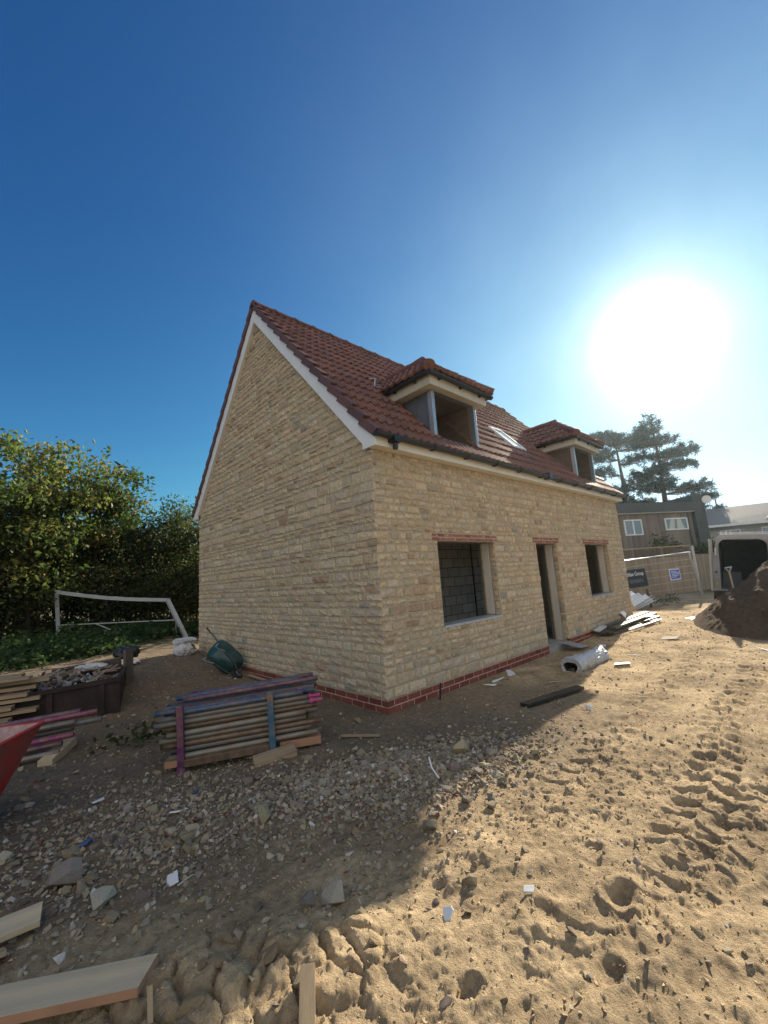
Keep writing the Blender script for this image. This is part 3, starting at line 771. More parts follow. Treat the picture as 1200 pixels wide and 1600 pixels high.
mb = MB(); mb.tube([(.22,-.215,3.30),(.22,-.215,3.19)], .036, 10, hollow=.85); mb.box((.22,-.215,3.305), (.13,.135,.07)); mb.build('gutter_outlet', M['black'], g)
mb = MB(); mb.box((4.5,-.215,3.35), (.14,.135,.12)); mb.build('gutter_joint', M['black'], g)
g = gutter('gutter', (9.02,W_+.215,3.345), (-.1,W_+.215,3.36), .058, house, M['black'], brk=0)

# dormers ----------------------------------------------------------
def dormer(cx, brown):
    hw = .565; y0 = .10; zt = 4.50
    zr = lambda y: ZE0 + SL*y
    mb = MB(); mb.col = (.2,.2,.2)
    mb.bb((cx-hw, y0-.01, zr(y0)-.02), (cx+hw, y0+.06, zr(y0)+.03))         # sill piece
    mb.bb((cx-hw, y0, zt-.05), (cx+hw, y0+.08, zt+.05))                     # head
    mb.bb((cx-hw+.03, y0+.08, zt-.012), (cx+hw-.03, 1.3, zt+.012), mi=1)    # ceiling boarding
    mb.bb((cx-.5, 1.26, zr(.1)-.5), (cx+.5, 1.29, zt), mi=1)                # boarding at the back
    mb.beam((cx-.46, .75, zt-.02), (cx-.46, y0+.12, zr(y0)-.1), .05, .1, mi=2)
    mb.beam((cx+.47, 1.2, zt-.04), (cx+.47, y0+.1, zr(y0)-.15), .045, .12, mi=2)
    mb.beam((cx-.1, 1.24, zr(.1)-.3), (cx-.1, 1.24, zt), .05, .04, mi=2); mb.beam((cx+.3, 1.24, zr(.1)-.3), (cx+.3, 1.24, zt), .05, .04, mi=2)
    d = mb.build('dormer', [M['lead'], M['plyd'], M['ply']], house)
    for sg in (-1, 1):
        mb = MB(); x = cx + sg*hw
        mb.prism([(y0+.07, zr(y0+.07)-.4), (y0+.07, zt+.05), (1.0, zt+.05), (1.0, zr(1.0)-.3)], .03, lambda u, v, t, x=x, sg=sg: (x - sg*t, u, v))
        mb.beam((x + sg*.006, .42, zr(.42)-.05), (x + sg*.006, .42, zt), .012, .04, up=(1,0,0))
        o = mb.build('dormer_cheek', M['ply'] if brown else M['lead'], d, recalc=True)
        mb = MB(); mb.bb((x-.035, y0-.02, zr(y0)-.04), (x+.035, y0+.068, zt-.052)); mb.build('corner_post', M['galv'], d, bevel=.004)
        mb = MB(); mb.bb((x-sg*.032, y0+.08, zr(y0)-.3), (x-sg*.05, 1.2, zt-.02)); mb.build('inner_board', M['ply'], d)
    mb = MB(); mb.add([(cx-.62,y0-.06,zr(y0-.06)+.035),(cx+.62,y0-.06,zr(y0-.06)+.035),(cx+.62,y0+.03,zr(y0)+.04),(cx-.62,y0+.03,zr(y0)+.04)], [(0,1,2,3)])
    mb.box((cx, y0-.075, zr(y0-.075)+.028), (1.2, .05, .012)); mb.build('lead_apron', M['lead'], d)
    # roof of the dormer
    ew = .86; ze = 4.66; ye = -.14; zk = 5.38; yk = .72; yb = (zk-ZE0)/SL
    t = MB(); sl = math.hypot(ew, zk-ze); a = math.atan2(zk-ze, ew)
    for sg in (-1, 1):
        def kp(u, s):
            f = s/sl; zz = ze + f*(zk-ze); yv = (zz-ZE0)/SL + .08
            return ye + f*(yk-ye) - .02 < u < yv
        tile_patch(t, (cx+sg*ew, 0, ze), (0,1,0), (-sg*math.cos(a),0,math.sin(a)), (sg*math.sin(a),0,math.cos(a)), ye, 1.75, sl, .26, kp, rt, per=.15)
    s2 = math.hypot(yk-ye, zk-ze); a2 = math.atan2(zk-ze, yk-ye)
    tile_patch(t, (cx, ye, ze), (1,0,0), (0,math.cos(a2),math.sin(a2)), (0,-math.sin(a2),math.cos(a2)), -ew, ew, s2, .26, lambda u, s: abs(u) < ew*(1-s/s2)+.02, rt)
    rf = t.build('dormer_roof', M['tile'], d)
    t = MB(); t.add([(cx-ew+.02,ye+.02,ze-.02),(cx+ew-.02,ye+.02,ze-.02),(cx,yk,zk-.03),(cx,yb,zk-.03),(cx-ew+.02,1.1,ze-.02),(cx+ew-.02,1.1,ze-.02)], [(0,1,2),(1,5,3,2),(0,2,3,4)]); t.build('roof_underlay', M['felt'], d)
    t = MB()
    def cap(p, q, r=.085):
        p = Vector(p); q = Vector(q); l = (q-p).length; n = max(1, round(l/.36)); dv = (q-p)/n
        for i in range(n):
            t.tube([p+dv*i, p+dv*(i+.98)], [r*1.08, r*.96], 12, col=jit((.16,.062,.047), .12))
    cap((cx-ew, ye, ze+.03), (cx, yk, zk+.0)); cap((cx+ew, ye, ze+.03), (cx, yk, zk+.0)); cap((cx, yk-.06, zk), (cx, yb+.05, zk), .1)
    t.build('hip_and_ridge_tiles', M['verge'], d)
    f = MB()
    fx = ew-.1; fy = ye+.1
    ybk = (4.56-ZE0)/SL
    f.bb((cx-fx, fy, 4.46), (cx+fx, fy+.02, 4.62)); 
    for sg in (-1, 1): f.bb((cx+sg*fx, fy+.021, 4.461), (cx+sg*(fx-.02), ybk+.05, 4.62))
    f.bb((cx-fx+.021, fy+.021, 4.465), (cx+fx-.021, y0, 4.478))
    for sg in (-1, 1): f.bb((cx+sg*(fx-.021), y0, 4.466), (cx+sg*(hw+.0), ybk, 4.479))
    f.build('fascia', M['dulltrim'], d, bevel=.002)
    gb = MB()
    r = .05
    def gut(p, q):
        p = Vector(p); q = Vector(q); dd = (q-p).normalized(); sd = dd.cross(Vector((0,0,1)))
        n = 7; V = []
        for pt in (p, q):
            for i in range(n):
                an = PI + PI*i/(n-1); V.append(pt + sd*(r*math.cos(an)) + Vector((0,0,r*math.sin(an))))
        gb.add([tuple(v) for v in V], [(i, i+1, n+i+1, n+i) for i in range(n-1)] + [tuple(range(n)), tuple(range(n, 2*n))])
    gx0 = fx+.055; gy0 = fy-.055
    gut((cx-gx0-.05, gy0, 4.635), (cx+gx0+.05, gy0, 4.635)); gut((cx-gx0, .98, 4.64), (cx-gx0, gy0-.04, 4.637)); gut((cx+gx0, gy0-.04, 4.637), (cx+gx0, .98, 4.64))
    for x in (cx-.55, cx, cx+.55): gb.box((x, fy-.02, 4.6), (.03, .06, .06))
    for yy in (.25, .7):
        for sg in (-1, 1): gb.box((cx+sg*(fx+.02), yy, 4.6), (.06, .03, .06))
    gb.build('gutter', M['black'], d)
    return d
dormer(2.02, False); dormer(7.36, True)
# rooflight
zr = lambda y: ZE0 + SL*y
def rp(x, y, h): return (x, y - ST*h, zr(y) + CT*h)
mb = MB(); x0, x1, ya, yb = 4.58, 5.1, .52, 1.1
def slab(mbx, xa, xb, y0, y1, h0, h1):
    V = [rp(x, y, h) for h in (h0, h1) for x, y in ((xa,y0),(xb,y0),(xb,y1),(xa,y1))]
    mbx.add(V, [(3,2,1,0),(4,5,6,7),(0,1,5,4),(1,2,6,5),(2,3,7,6),(3,0,4,7)])
slab(mb, x0, x0+.06, ya, yb, -.05, .09); slab(mb, x1-.06, x1, ya, yb, -.05, .09); slab(mb, x0+.06, x1-.06, ya, ya+.05, -.05, .088); slab(mb, x0+.06, x1-.06, yb-.05, yb, -.05, .095)
rl = mb.build('rooflight', M['frame'], house, bevel=.004)
mb = MB(); slab(mb, x0+.055, x1-.055, ya+.045, yb-.045, .06, .075); mb.build('pane', M['pane'], rl)
mb = MB(); slab(mb, x0-.09, x0-.004, ya-.1, yb+.08, .0, .036); slab(mb, x1+.004, x1+.09, ya-.1, yb+.08, .0, .036); slab(mb, x0-.004, x1+.004, ya-.12, ya-.004, .0, .04); slab(mb, x0-.004, x1+.004, yb+.004, yb+.1, 0, .04)
mb.build('flashing', M['lead'], rl)
# little metal bracket left on the roof beside the near dormer
mb = MB(); p = Vector(rp(1.14,1.10,.03)); mb.tube([p, p+Vector((0,-.03,.17))], .012, 8); mb.tube([p+Vector((-.1,.03,.15)), p+Vector((.05,-.03,.18))], .010, 8); mb.box(p, (.12,.1,.02)); mb.build('roof_bracket', M['galv'], house)

# ------------------------------------------------------------------ vegetation
def leaf_quads(P, size, rng, cols, tilt=1.0, asp=.55, up=.3):
    n = len(P); a = rng.normal(size=(n,3)); a[:,2] *= tilt; a /= np.linalg.norm(a, axis=1)[:,None]
    b = rng.normal(size=(n,3)); b[:,2] += up; b -= a*(a*b).sum(1)[:,None]; b /= np.linalg.norm(b, axis=1)[:,None]
    nn = np.cross(a, b)
    s = size*rng.uniform(.6, 1.3, n)[:,None]; w = s*asp
    V = np.stack([P, P+a*s*.5+b*w*.5+nn*s*.08, P+a*s, P+a*s*.5-b*w*.5+nn*s*.08], 1).reshape(-1,3)
    F = np.arange(4*n).reshape(n,4); return V, F, cols
def lerp(a, b, t): return np.array(a) + (np.array(b)-np.array(a))*t
def crown_points(rng, n, cx, cy, z0, z1, r, lob=.5):
    out = []; ph = rng.uniform(0, 9, 2)
    while len(out) < n:
        d = rng.normal(size=3); d /= np.linalg.norm(d); rad = rng.random()**.42
        t = .5 + .5*d[2]*rad
        k = (1 + lob*math.sin(3*math.atan2(d[1], d[0])+ph[0]) * math.cos(2.2*d[2]+ph[1]))
        out.append((cx + d[0]*rad*r*k, cy + d[1]*rad*r*k, z0 + (z1-z0)*t*(1 if t < .8 else (1+.12*(k-1)))))
    return np.array(out)
def tree(name, x, y, h, r, ncl, nlf, size, pal, label, seed, z0=.8, group=None, stems=3, crad=.42, cat='tree'):
    rng = np.random.default_rng(seed); g = H(x, y)
    root = thing(name, label, cat, (x, y, g), group=group)
    C = crown_points(rng, ncl, 0, 0, z0, h, r)
    mb = MB(); forks = []
    for s in range(stems):
        a = rng.uniform(0, 6.28); lean = rng.uniform(.1, .35)*r
        q = Vector((math.cos(a)*lean, math.sin(a)*lean, h*rng.uniform(.55,.72)))
        m1 = q*.45 + Vector((rng.normal(0,.1), rng.normal(0,.1), 0)); b0 = Vector((math.cos(a)*.09, math.sin(a)*.09, -.2))
        mb.tube([b0, m1, q], [.13*h/6, .09*h/6, .035*h/6], 7); forks += [m1, (m1+q)/2, q, m1*.6+b0*.4]
    for c in C[rng.permutation(ncl)[:min(ncl, 70)]]:
        c = Vector(c); f = min(forks, key=lambda p: (p-c).length + (2 if p.z > c.z+.3 else 0)); md = (f+c)/2 + Vector((0,0,.12*(c-f).length))
        mb.tube([f, md, c], [.028*h/6, .018*h/6, .006], 4, cap=False)
    mb.build('trunk', M['bark'], root, smooth=True)
    per = nlf//ncl; PP = []; CC = []
    pal = np.array(pal)
    for c in C:
        k = int(per*rng.uniform(.6,1.4)); rr = crad*rng.uniform(.6,1.35)
        p = c + np.clip(rng.normal(size=(k,3)), -1.6, 1.6)*np.array([rr,rr,rr*.62]); PP.append(p)
        base = pal[rng.integers(len(pal))]
        cc = base*(1+rng.uniform(-.3,.3,(k,1))) + rng.uniform(-.006,.006,(k,3))
        m = rng.random(k) < .06; cc[m] = np.array([.17,.12,.035])*rng.uniform(.6,1.2,(int(m.sum()),1)); CC.append(cc)
    P = np.concatenate(PP); Cc = np.clip(np.concatenate(CC), .004, 1)
    P[:,2] = np.maximum(P[:,2], .08)
    mb = MB(); mb.addcols(*leaf_quads(P, size, rng, Cc)); mb.build('crown', M['leaf'], root)
    return root
PG = [(.10,.15,.03),(.14,.19,.038),(.20,.225,.05),(.28,.25,.06),(.085,.12,.03)]
PD = [(.036,.056,.017),(.048,.068,.021),(.068,.088,.025),(.056,.064,.022)]
PM = [(.065,.11,.027),(.09,.14,.033),(.05,.08,.022),(.14,.16,.04)]
grp = 'garden trees beyond the goal frame'
tree('broadleaf_tree', -4.9, 15.6, 5.7, 2.7, 95, 13000, .185, PM, 'leafy green tree at the far left edge of the site', 31, group=grp)
tree('broadleaf_tree', -2.5, 15.2, 7.05, 1.95, 85, 13000, .185, PG, 'yellow green leafy tree, the tallest, behind the left goal post', 32, group=grp)
tree('broadleaf_tree', -.4, 16.2, 6.7, 1.7, 80, 9500, .185, PM, 'mid green tree standing behind the middle of the goal frame', 33, group=grp)
tree('broadleaf_tree', 1.2, 16.0, 5.1, 1.7, 90, 10500, .13, PD, 'dark low rounded tree behind the leaning goal post', 34, z0=.3, group=grp)
tree('broadleaf_tree', 2.75, 16.6, 5.9, 1.8, 80, 9000, .14, PM, 'dark green tree showing just beside the left edge of the house', 35, z0=.3, group=grp)
for i, (x, y, h, r) in enumerate([(-8.0,17.5,5.6,2.8),(-5.8,20.5,6.2,2.8),(-2.6,20.2,6.0,2.6),(.5,20.5,5.6,2.6),(3.6,21,5.4,2.5),(5.6,18.4,5.6,2.2),(8.6,18.8,6.0,2.4)]):
    tree('broadleaf_tree', x, y, h, r, 70, 5200, .2, PD, ['dark tree off at the far left behind the front trees', 'dark back row tree seen low between the two left trees', 'dark back row tree behind the tallest yellow green tree',
        'dark back row tree behind the middle tree', 'dark back row tree just left of the house edge', 'dark tree hidden mostly behind the house', 'dark tree farther along behind the house'][i], 40+i, z0=.1, group='back row of dark trees', stems=2, crad=.6)
for i, (x, y, h, r) in enumerate([(-6.4,14.6,2.3,1.3),(-4.3,14.2,2.0,1.3),(-2.4,14.4,2.5,1.4),(-.5,14.3,2.1,1.3),(1.2,14.2,2.2,1.3),(2.7,14.6,2.6,1.3)]):
    tree('shrub', x, y, h, r, 40, 3400, .12, PD, ['dark leafy shrub at the far left under the trees', 'dark leafy shrub left of the upright goal post', 'dark leafy shrub behind the upright goal post', 'dark leafy shrub behind the middle of the goal', 'dark leafy shrub behind the leaning goal post', 'dark leafy shrub beside the rear corner of the house'][i],
         60+i, z0=.05, group='shrubs under the trees', stems=2, crad=.4, cat='shrub')
for i, (x, y, h, r) in enumerate([(4.2,10.4,5.2,1.9),(6.6,13.2,6.2,2.2),(9.5,11.5,5.6,2.2),(4.4,13.8,5.4,1.8)]):
    tree('broadleaf_tree', x, y, h, r, 60, 4200, .2, PD, ['bushy tree close behind the house','tall dark tree farther back behind the house','dark tree behind the far end of the house','dark tree behind the house next to the leaning post'][i], 100+i, z0=.1, group='trees behind the house', stems=2, crad=.5)
for i, (x, y, r) in enumerate([(-9.5,23.5,2.6),(-6.2,24,2.6),(-3.2,23.5,2.4),(-.4,24,2.5),(2.4,23.8,2.4),(5.2,24,2.4)]):
    tree('hedge_bush', x, y, 3.4, r, 46, 3600, .24, PD, ['%s hedge bush far back under the trees' % k for k in ('farthest left','second from the left','third from the left','third from the right','second from the right','farthest right')][i], 120+i, z0=.05, group='far hedge under the trees', stems=2, crad=.6, cat='hedge')
# weeds and nettles in front of the trees
wg = np.random.default_rng(77); PP = []; CC = []; mb = MB()
for i in range(1500):
    x = wg.uniform(-6.5, 2.2); y = wg.uniform(7.3, 14.2)
    if y < 7.9 + .9*math.sin(x*1.3) + (1.3 if x > -1.2 else 0) - (1.2 if x < -2.6 else 0): continue
    if wg.random() > .25 + .75*sst(-1, .3, float(perlin(np.array([x*.8]), np.array([y*.8]))[0])): continue
    hh = wg.uniform(.08,.30)*(1.9 if wg.random() < .12 else 1)*(.75 + .35*(y-7)/7); g = H(x, y); n = int(14 + hh*34)
    t = wg.random(n); rad = .10 + .16*(1-t)
    p = np.stack([x + wg.normal(0,1,n)*rad, y + wg.normal(0,1,n)*rad, g + .03 + t*hh], 1); PP.append(p)
    CC.append(np.array([(.045,.085,.022),(.06,.10,.03),(.035,.07,.025),(.075,.11,.035)][wg.integers(4)])*wg.uniform(.7,1.3,(n,1)))
P = np.concatenate(PP); mb.addcols(*leaf_quads(P, .13, wg, np.concatenate(CC), tilt=.4, asp=.6))
o = mb.build('weeds', M['leaf']); tag(o, 'green nettles and weeds growing under the trees and round the goal', 'weeds', kind='stuff')
PP = []; CC = []
for (x, y, s, n) in [(-2.0,1.75,.3,90),(-2.25,1.5,.2,50),(-1.75,2.0,.15,30),(15.6,.9,.5,140),(17.2,1.2,.5,160),(13.9,2.1,.4,120),(16.5,2.2,.6,160)]:
    p = np.stack([x + wg.normal(0, s, n), y + wg.normal(0, s*.5, n), np.zeros(n)], 1); p[:,2] = height(p[:,0], p[:,1]) + .01 + wg.random(n)*s*.4; PP.append(p); CC.append(np.array([.06,.085,.025])*wg.uniform(.6,1.3,(n,1)))
mb = MB(); mb.addcols(*leaf_quads(np.concatenate(PP), .08, wg, np.concatenate(CC), tilt=.6))
o = mb.build('grass_tufts', M['leaf']); tag(o, 'small tufts of grass and weeds growing through the dirt', 'grass', kind='stuff')
# wall of distant green far beyond so that the horizon is closed
def pine(x, y, h, label, seed, plates, lean=0):
    rng = np.random.default_rng(seed); root = thing('pine_tree', label, 'pine tree', (x, y, 0), group='tall pines beyond the timber house')
    mb = MB(); top = Vector((lean, 0, h*.97)); P = [Vector((0,0,-.3)), Vector((lean*.2,.1,h*.3)), Vector((lean*.55,-.1,h*.65)), top]; mb.tube(P, [.36,.29,.2,.05], 8)
    PP = []
    rv = np.array([.73,-.68,0]); fv = np.array([.68,.73,0])
    for (z, dx, rad, thick, dens_) in plates:
        base = Vector((lean*z/h, 0, z - rad*.25)); c = Vector((lean*z/h, 0, z)) + Vector(rv*dx)
        nb = max(3, int(4*rad))
        for k in range(nb):
            a = 2*PI*k/nb + rng.uniform(-.4,.4); e = c + Vector((math.cos(a)*rad*.8, math.sin(a)*rad*.8, rng.uniform(-.3,.4)*thick))
            mb.tube([base, (base+e)/2 + Vector((0,0,-.1*rad)), e], [.07,.05,.02], 5, cap=False)
        n = int(dens_*rad*rad*13)
        for k in range(n):
            a = rng.uniform(0, 6.28); q = rad*math.sqrt(rng.random()); cc = np.array(c) + np.array([math.cos(a)*q, math.sin(a)*q, rng.normal(0, .35)*thick + .25*thick*(1-q/rad)])
            m = 40; d = rng.normal(size=(m,3)); d[:,2] += .5; d /= np.linalg.norm(d, axis=1)[:,None]
            PP.append(cc + d*rng.uniform(.05,.34,(m,1)))
    P = np.concatenate(PP); cols = np.array([.03,.05,.036])*rng.uniform(.6,1.4,(len(P),1))
    mb.build('trunk', M['pinebark'], root, smooth=True)
    b = MB(); b.addcols(*leaf_quads(P, .32, rng, cols, asp=.22, up=.6)); b.build('crown', M['needle'], root)
pine(48.6, 7.3, 17.6, 'tall open crowned pine with stepped branches on the right, left of the sun', 91,
     [(16.9,-.2,.8,.5,1.2),(15.8,-.4,1.5,.6,1.3),(14.6,-.9,1.6,.5,1.0),(14.4,1.2,1.3,.6,1.2),(13.1,2.6,1.8,.7,1.5),(12.6,.6,1.6,.7,1.0),(11.6,1.6,2.0,.6,1.1),(10.8,-1.2,1.9,.7,1.3),(9.4,-.8,2.2,.9,1.4),
      (9.0,3.4,1.9,.6,1.2),(7.8,3.6,2.0,.6,1.1),(7.0,1.4,2.0,.7,1.0),(6.4,4.3,1.6,.5,1.1),(5.6,-1.0,2.0,.8,1.0),(5.0,2.6,1.8,.7,1.0)])
pine(50.6, 11.6, 17.2, 'broad flat topped pine behind the roof end of the house', 92,
     [(16.4,-1.2,2.2,.7,1.6),(15.9,1.4,2.2,.7,1.6),(15.2,3.0,1.6,.6,1.3),(14.2,-2.6,2.2,.8,1.4),(13.6,2.4,1.9,.8,1.0),(12.2,-2.6,1.8,.8,1.2),(11.0,1.6,1.7,.7,.9),(9.6,-1.8,2.4,.9,1.3),(8.2,.8,2.6,.9,1.3),(6.8,-1.4,2.6,1.0,1.2),(5.4,1.2,2.6,1.0,1.0),(4.6,-1.5,2.2,.8,1.0)], lean=-.6)
pine(53.0, 17.2, 19.6, 'pine whose top just shows above the far dormer roof', 93, [(18.9,0,1.0,.6,1.5),(17.9,-.7,1.6,.7,1.5),(16.8,.8,1.8,.8,1.4),(15,0,2.0,.9,1.3),(13,0,2.2,1,1.2),(11,0,2.2,1,1),(9,0,2.2,1,1)])

# ------------------------------------------------------------------ football goal
goal = thing('goal_frame', 'old white goal frame leaning in the weeds with sagging crossbar', 'goal', (0,0,0))
def P3(*a): return Vector(a)
A = P3(-2.0,12.95,1.84); A0 = P3(-1.84,13.1,.05); B = P3(.42,10.05,1.37); B0 = P3(.80,9.35,.12)
mb = MB(); mb.beam(A0, A+P3(0,0,.045), .12, .1, up=(1,0,0)); mb.build('goal_post', M['goal'], goal, bevel=.006)
mb = MB(); mb.beam(B0, B, .12, .1, up=(1,0,0)); mb.build('goal_post', M['goal'], goal, bevel=.006)
mb = MB(); pts = [A.lerp(B, t) + P3(0,0,-.07*math.sin(PI*t)) for t in np.linspace(.02, 1, 9)]
for p, q_ in zip(pts[:-1], pts[1:]): mb.beam(p, q_, .09, .1)
mb.build('crossbar', M['goal'], goal)
mb = MB(); e = P3(-.33,9.63,.26); d0 = P3(-1.88,13.06,.8).lerp(P3(.58,9.9,.75), .33)
mb.tube([P3(-1.88,13.06,.8), P3(.60,9.85,.76)], .018, 7); mb.build('lower_bar', M['goal'], goal)
mb = MB(); mb.tube([d0, e], .018, 7); mb.build('back_stay', M['goal'], goal)
mb = MB(); mb.tube([P3(.60,9.85,.76), P3(.62,9.85,.3)], .01, 6); mb.build('net_hook_rod', M['goal'], goal)

# bird
mb = MB(); bl = P3(2.78,30.13,10.83)
mb.tube([(-.32,0,0),(-.12,0,.02),(.1,0,.0),(.5,0,-.02)], [.02,.09,.07,.015], 8)
mb.add([(-.15,0,.05),(.12,0,.05),(-.2,.5,.22),(-.36,.55,.24)], [(0,1,2,3)]); mb.add([(-.15,0,.06),(.12,0,.06),(-.1,-.42,.3),(-.3,-.5,.34)], [(3,2,1,0)])
o = mb.build('bird', M['bird'], loc=bl, rot=(0,0,R(-42))); tag(o, 'small black bird flying in the blue sky above the trees', 'bird')

# ------------------------------------------------------------------ stillage of scaffold tubes
OR = P3(-2.13,.40,0); gz0 = H(-1.8,.4)
ang = math.atan2(-.51,.86)
st = thing('stillage_rack', 'low steel stillage with a purple and a blue post holding scaffold tubes', 'rack', (OR.x, OR.y, gz0), (0,R(-2.2),ang))
T = Matrix.Translation((OR.x, OR.y, gz0)) @ Matrix.Rotation(ang, 4, 'Z') @ Matrix.Rotation(R(-2.2), 4, 'Y')
for (x, c, nm) in ((.0, (.13,.035,.12), 'purple post of the stillage'), (.78, (.06,.14,.22), 'blue post of the stillage')):
    for yy in (0, .52):
        mb = MB(); mb.col = c; mb.bb((x-.028, yy-.028, .0), (x+.028, yy+.028, .57)); mb.tube([(x,yy,-.03),(x,yy,.07)], [.055,.035], 10, col=jit(c))
        o = mb.build('corner_post', M['tubemat'], st, bevel=.004)
        if yy == 0: o['label'] = nm
mb = MB(); mb.col = (.13,.09,.06); mb.bb((.03,-.03,.06), (.75,.03,.12)); mb.bb((.03,.49,.06), (.75,.55,.12)); mb.bb((-.02,.03,.065), (.03,.49,.115)); mb.bb((.755,.03,.065), (.80,.49,.115)); mb.build('base_frame', M['tubemat'], st, bevel=.003)
TC = {'blue painted': (.05,.105,.18), 'grey galvanised': (.16,.165,.155), 'rusty brown': (.145,.10,.07), 'faded purple': (.12,.06,.105), 'worn red': (.16,.06,.05), 'pale grey': (.24,.235,.2)}
ORD = ['bottom','second','third','fourth','fifth','sixth','seventh','eighth','top']
sg = np.random.default_rng(15); TUBES = []
def tube_obj(a, b, kind, label, group, r=.0242, cap=None, name='scaffold_tube'):
    a = Vector(a); b = Vector(b); d = b-a; l = d.length
    mb = MB(); nseg = 6; col = TC[kind]
    for i in range(1):
        mb.tube([(0,0,l*k/nseg) for k in range(nseg+1)], r, 12, hollow=.84, col=col)
    # patches of other paint along the tube
    for j in range(len(mb.f)):
        pass
    o = mb.build(name, M['tubemat'], None, smooth=False)
    o.location = a; o.rotation_mode = 'QUATERNION'; o.rotation_quaternion = d.to_track_quat('Z', 'Y')
    for p in o.data.polygons: p.use_smooth = len(p.vertices) == 4
    tag(o, label, 'scaffold tube', group)
    if cap:
        mb = MB(); mb.tube([(0,0,l-.028),(0,0,l+.006)], r*1.14, 12, hollow=.6); mb.build('end_cap', M['pinkcap'], o)
    return o
seq = ['pale grey','grey galvanised','rusty brown','blue painted','pale grey','faded purple','grey galvanised','worn red','blue painted','pale grey','rusty brown','grey galvanised']
for row in range(9):
    zz = .135 + row*.0455
    for cidx in range(9):
        front = cidx < 2; top = row >= 7
        if not (front or top): continue
        if top and row == 8 and cidx > 7: continue
        yy = .055 + cidx*.0487 + (.022 if row % 2 else 0)
        xl = -.14 + sg.uniform(-.10,.08); xr = 1.16 + sg.uniform(-.14,.08)
        kind = ['faded purple','blue painted','blue painted','worn red','grey galvanised','pale grey','faded purple','blue painted'][int(sg.integers(8))] if top else seq[(row*5 + cidx*3 + int(sg.integers(2))) % len(seq)]
        dz = sg.normal(0,.007); a = T @ P3(xl, yy, zz+dz); b = T @ P3(xr, yy+sg.normal(0,.012), zz + sg.normal(0,.006))
        where = (['front','second'][cidx] + ' column, ' + ORD[row] + ' row' if front else ORD[row] + ' row, ' + ['third','fourth','fifth','sixth','seventh','eighth','ninth'][cidx-2] + ' from the front')
        tube_obj(a, b, kind, '%s scaffold tube in the stillage, %s' % (kind, where), 'scaffold tubes stacked in the stillage', cap=(row == 8 and cidx in (2,)) or (row == 7 and cidx == 1) or (row == 6 and cidx == 0))
for k, (yy, zz, kind, xl, xr) in enumerate([(.20,.57,'faded purple',-.02,1.24),(.30,.572,'blue painted',-.1,1.08),(.39,.571,'faded purple',.02,1.2)]):
    tube_obj(T @ P3(xl,yy,zz), T @ P3(xr,yy+.03,zz+.008), kind, '%s tube loose on top of the stillage, %s' % (kind, ['nearest the front','in the middle','at the back'][k]), 'scaffold tubes stacked in the stillage')

def plank(name, a, b, w, t, m, label, cat='plank', group=None, roll=0, skew=0, em=None):
    a = Vector(a); b = Vector(b); d = b-a; l = d.length
    mb = MB(); x0, y0, z0 = l/2, w/2, t/2
    V = [(-x0,-y0,-z0),(x0-skew,-y0,-z0),(x0,y0,-z0),(-x0,y0,-z0),(-x0,-y0,z0),(x0-skew,-y0,z0),(x0,y0,z0),(-x0,y0,z0)]
    mb.add(V, [(3,2,1,0),(4,5,6,7)]); mb.add(V, [(0,1,5,4),(1,2,6,5),(2,3,7,6),(3,0,4,7)], None, 1 if em else 0)
    o = mb.build(name, [m, em] if em else m, bevel=min(t*.12,.003)); q_ = Matrix((d.normalized(), Vector((0,0,1)).cross(d).normalized(), d.cross(Vector((0,0,1)).cross(d)).normalized())).transposed().to_4x4()
    q_ = q_ @ Matrix.Rotation(roll, 4, 'X'); q_.translation = (a+b)/2; o.matrix_world = q_
    return tag(o, label, cat, group)
plank('plank', (-3.87,-1.03,.075), (-2.885,-1.685,.075), .145, .032, M['woodgrey'], 'long pale scaffold plank with a slanted end lying in the foreground', skew=.022, em=M['woodred'])
plank('board_offcut', (-3.75,-.82,H(-3.5,-.9)+.05), (-3.17,-.90,H(-3.2,-.9)+.05), .13, .024, M['woodgrey'], 'broken grey board behind the foreground plank at the left edge', cat='board', roll=.12)
plank('board_offcut', (-3.62,-1.02,H(-3.5,-1)+.085), (-3.3,-1.0,H(-3.3,-1)+.03), .09, .02, M['wood'], 'short brown offcut resting beside the broken grey board', cat='board', roll=-.3)
plank('timber_stake', (-2.47,-2.17,H(-2.47,-2.17)+.03), (-2.60,-2.36,H(-2.6,-2.36)+.0), .055, .04, M['wood'], 'sunlit wooden stub half buried at the bottom of the mud bank', cat='timber')
plank('timber_stake', (-2.92,-1.80,H(-2.9,-1.8)+.04), (-2.94,-1.90,H(-2.9,-1.9)+.0), .018, .012, M['wood'], 'thin pointed stick sticking out of the mud bank', cat='stick')
plank('timber_lath', (-.78,-.12,H(-.8,-.1)+.02), (-.52,-.42,H(-.5,-.4)+.02), .035, .012, M['wood'], 'thin pale lath lying on the dirt in front of the house corner', cat='lath')
plank('chock', tuple(T @ P3(.62,-.14,.03)), tuple(T @ P3(.98,-.06,.05)), .15, .05, M['wood'], 'wooden block under the blue post of the stillage', cat='block', roll=.15)
plank('chock', tuple(T @ P3(.84,.1,.06)), tuple(T @ P3(1.22,.12,.05)), .12, .07, M['woodred'], 'brown timber bearer under the right end of the scaffold tubes', cat='block')
plank('chock', tuple(T @ P3(-.14,.06,.09)), tuple(T @ P3(.02,.05,.09)), .10, .05, M['woodred'], 'brown timber bearer under the left end of the scaffold tubes', cat='block')

# ------------------------------------------------------------------ rusty skip full of rubble
sk = thing('steel_skip', 'dark brown rusty open steel box heaped with rubble and scrap', 'skip', (-2.09,3.09,H(-2.09,3.09)), (R(2),R(2.5),R(166)))
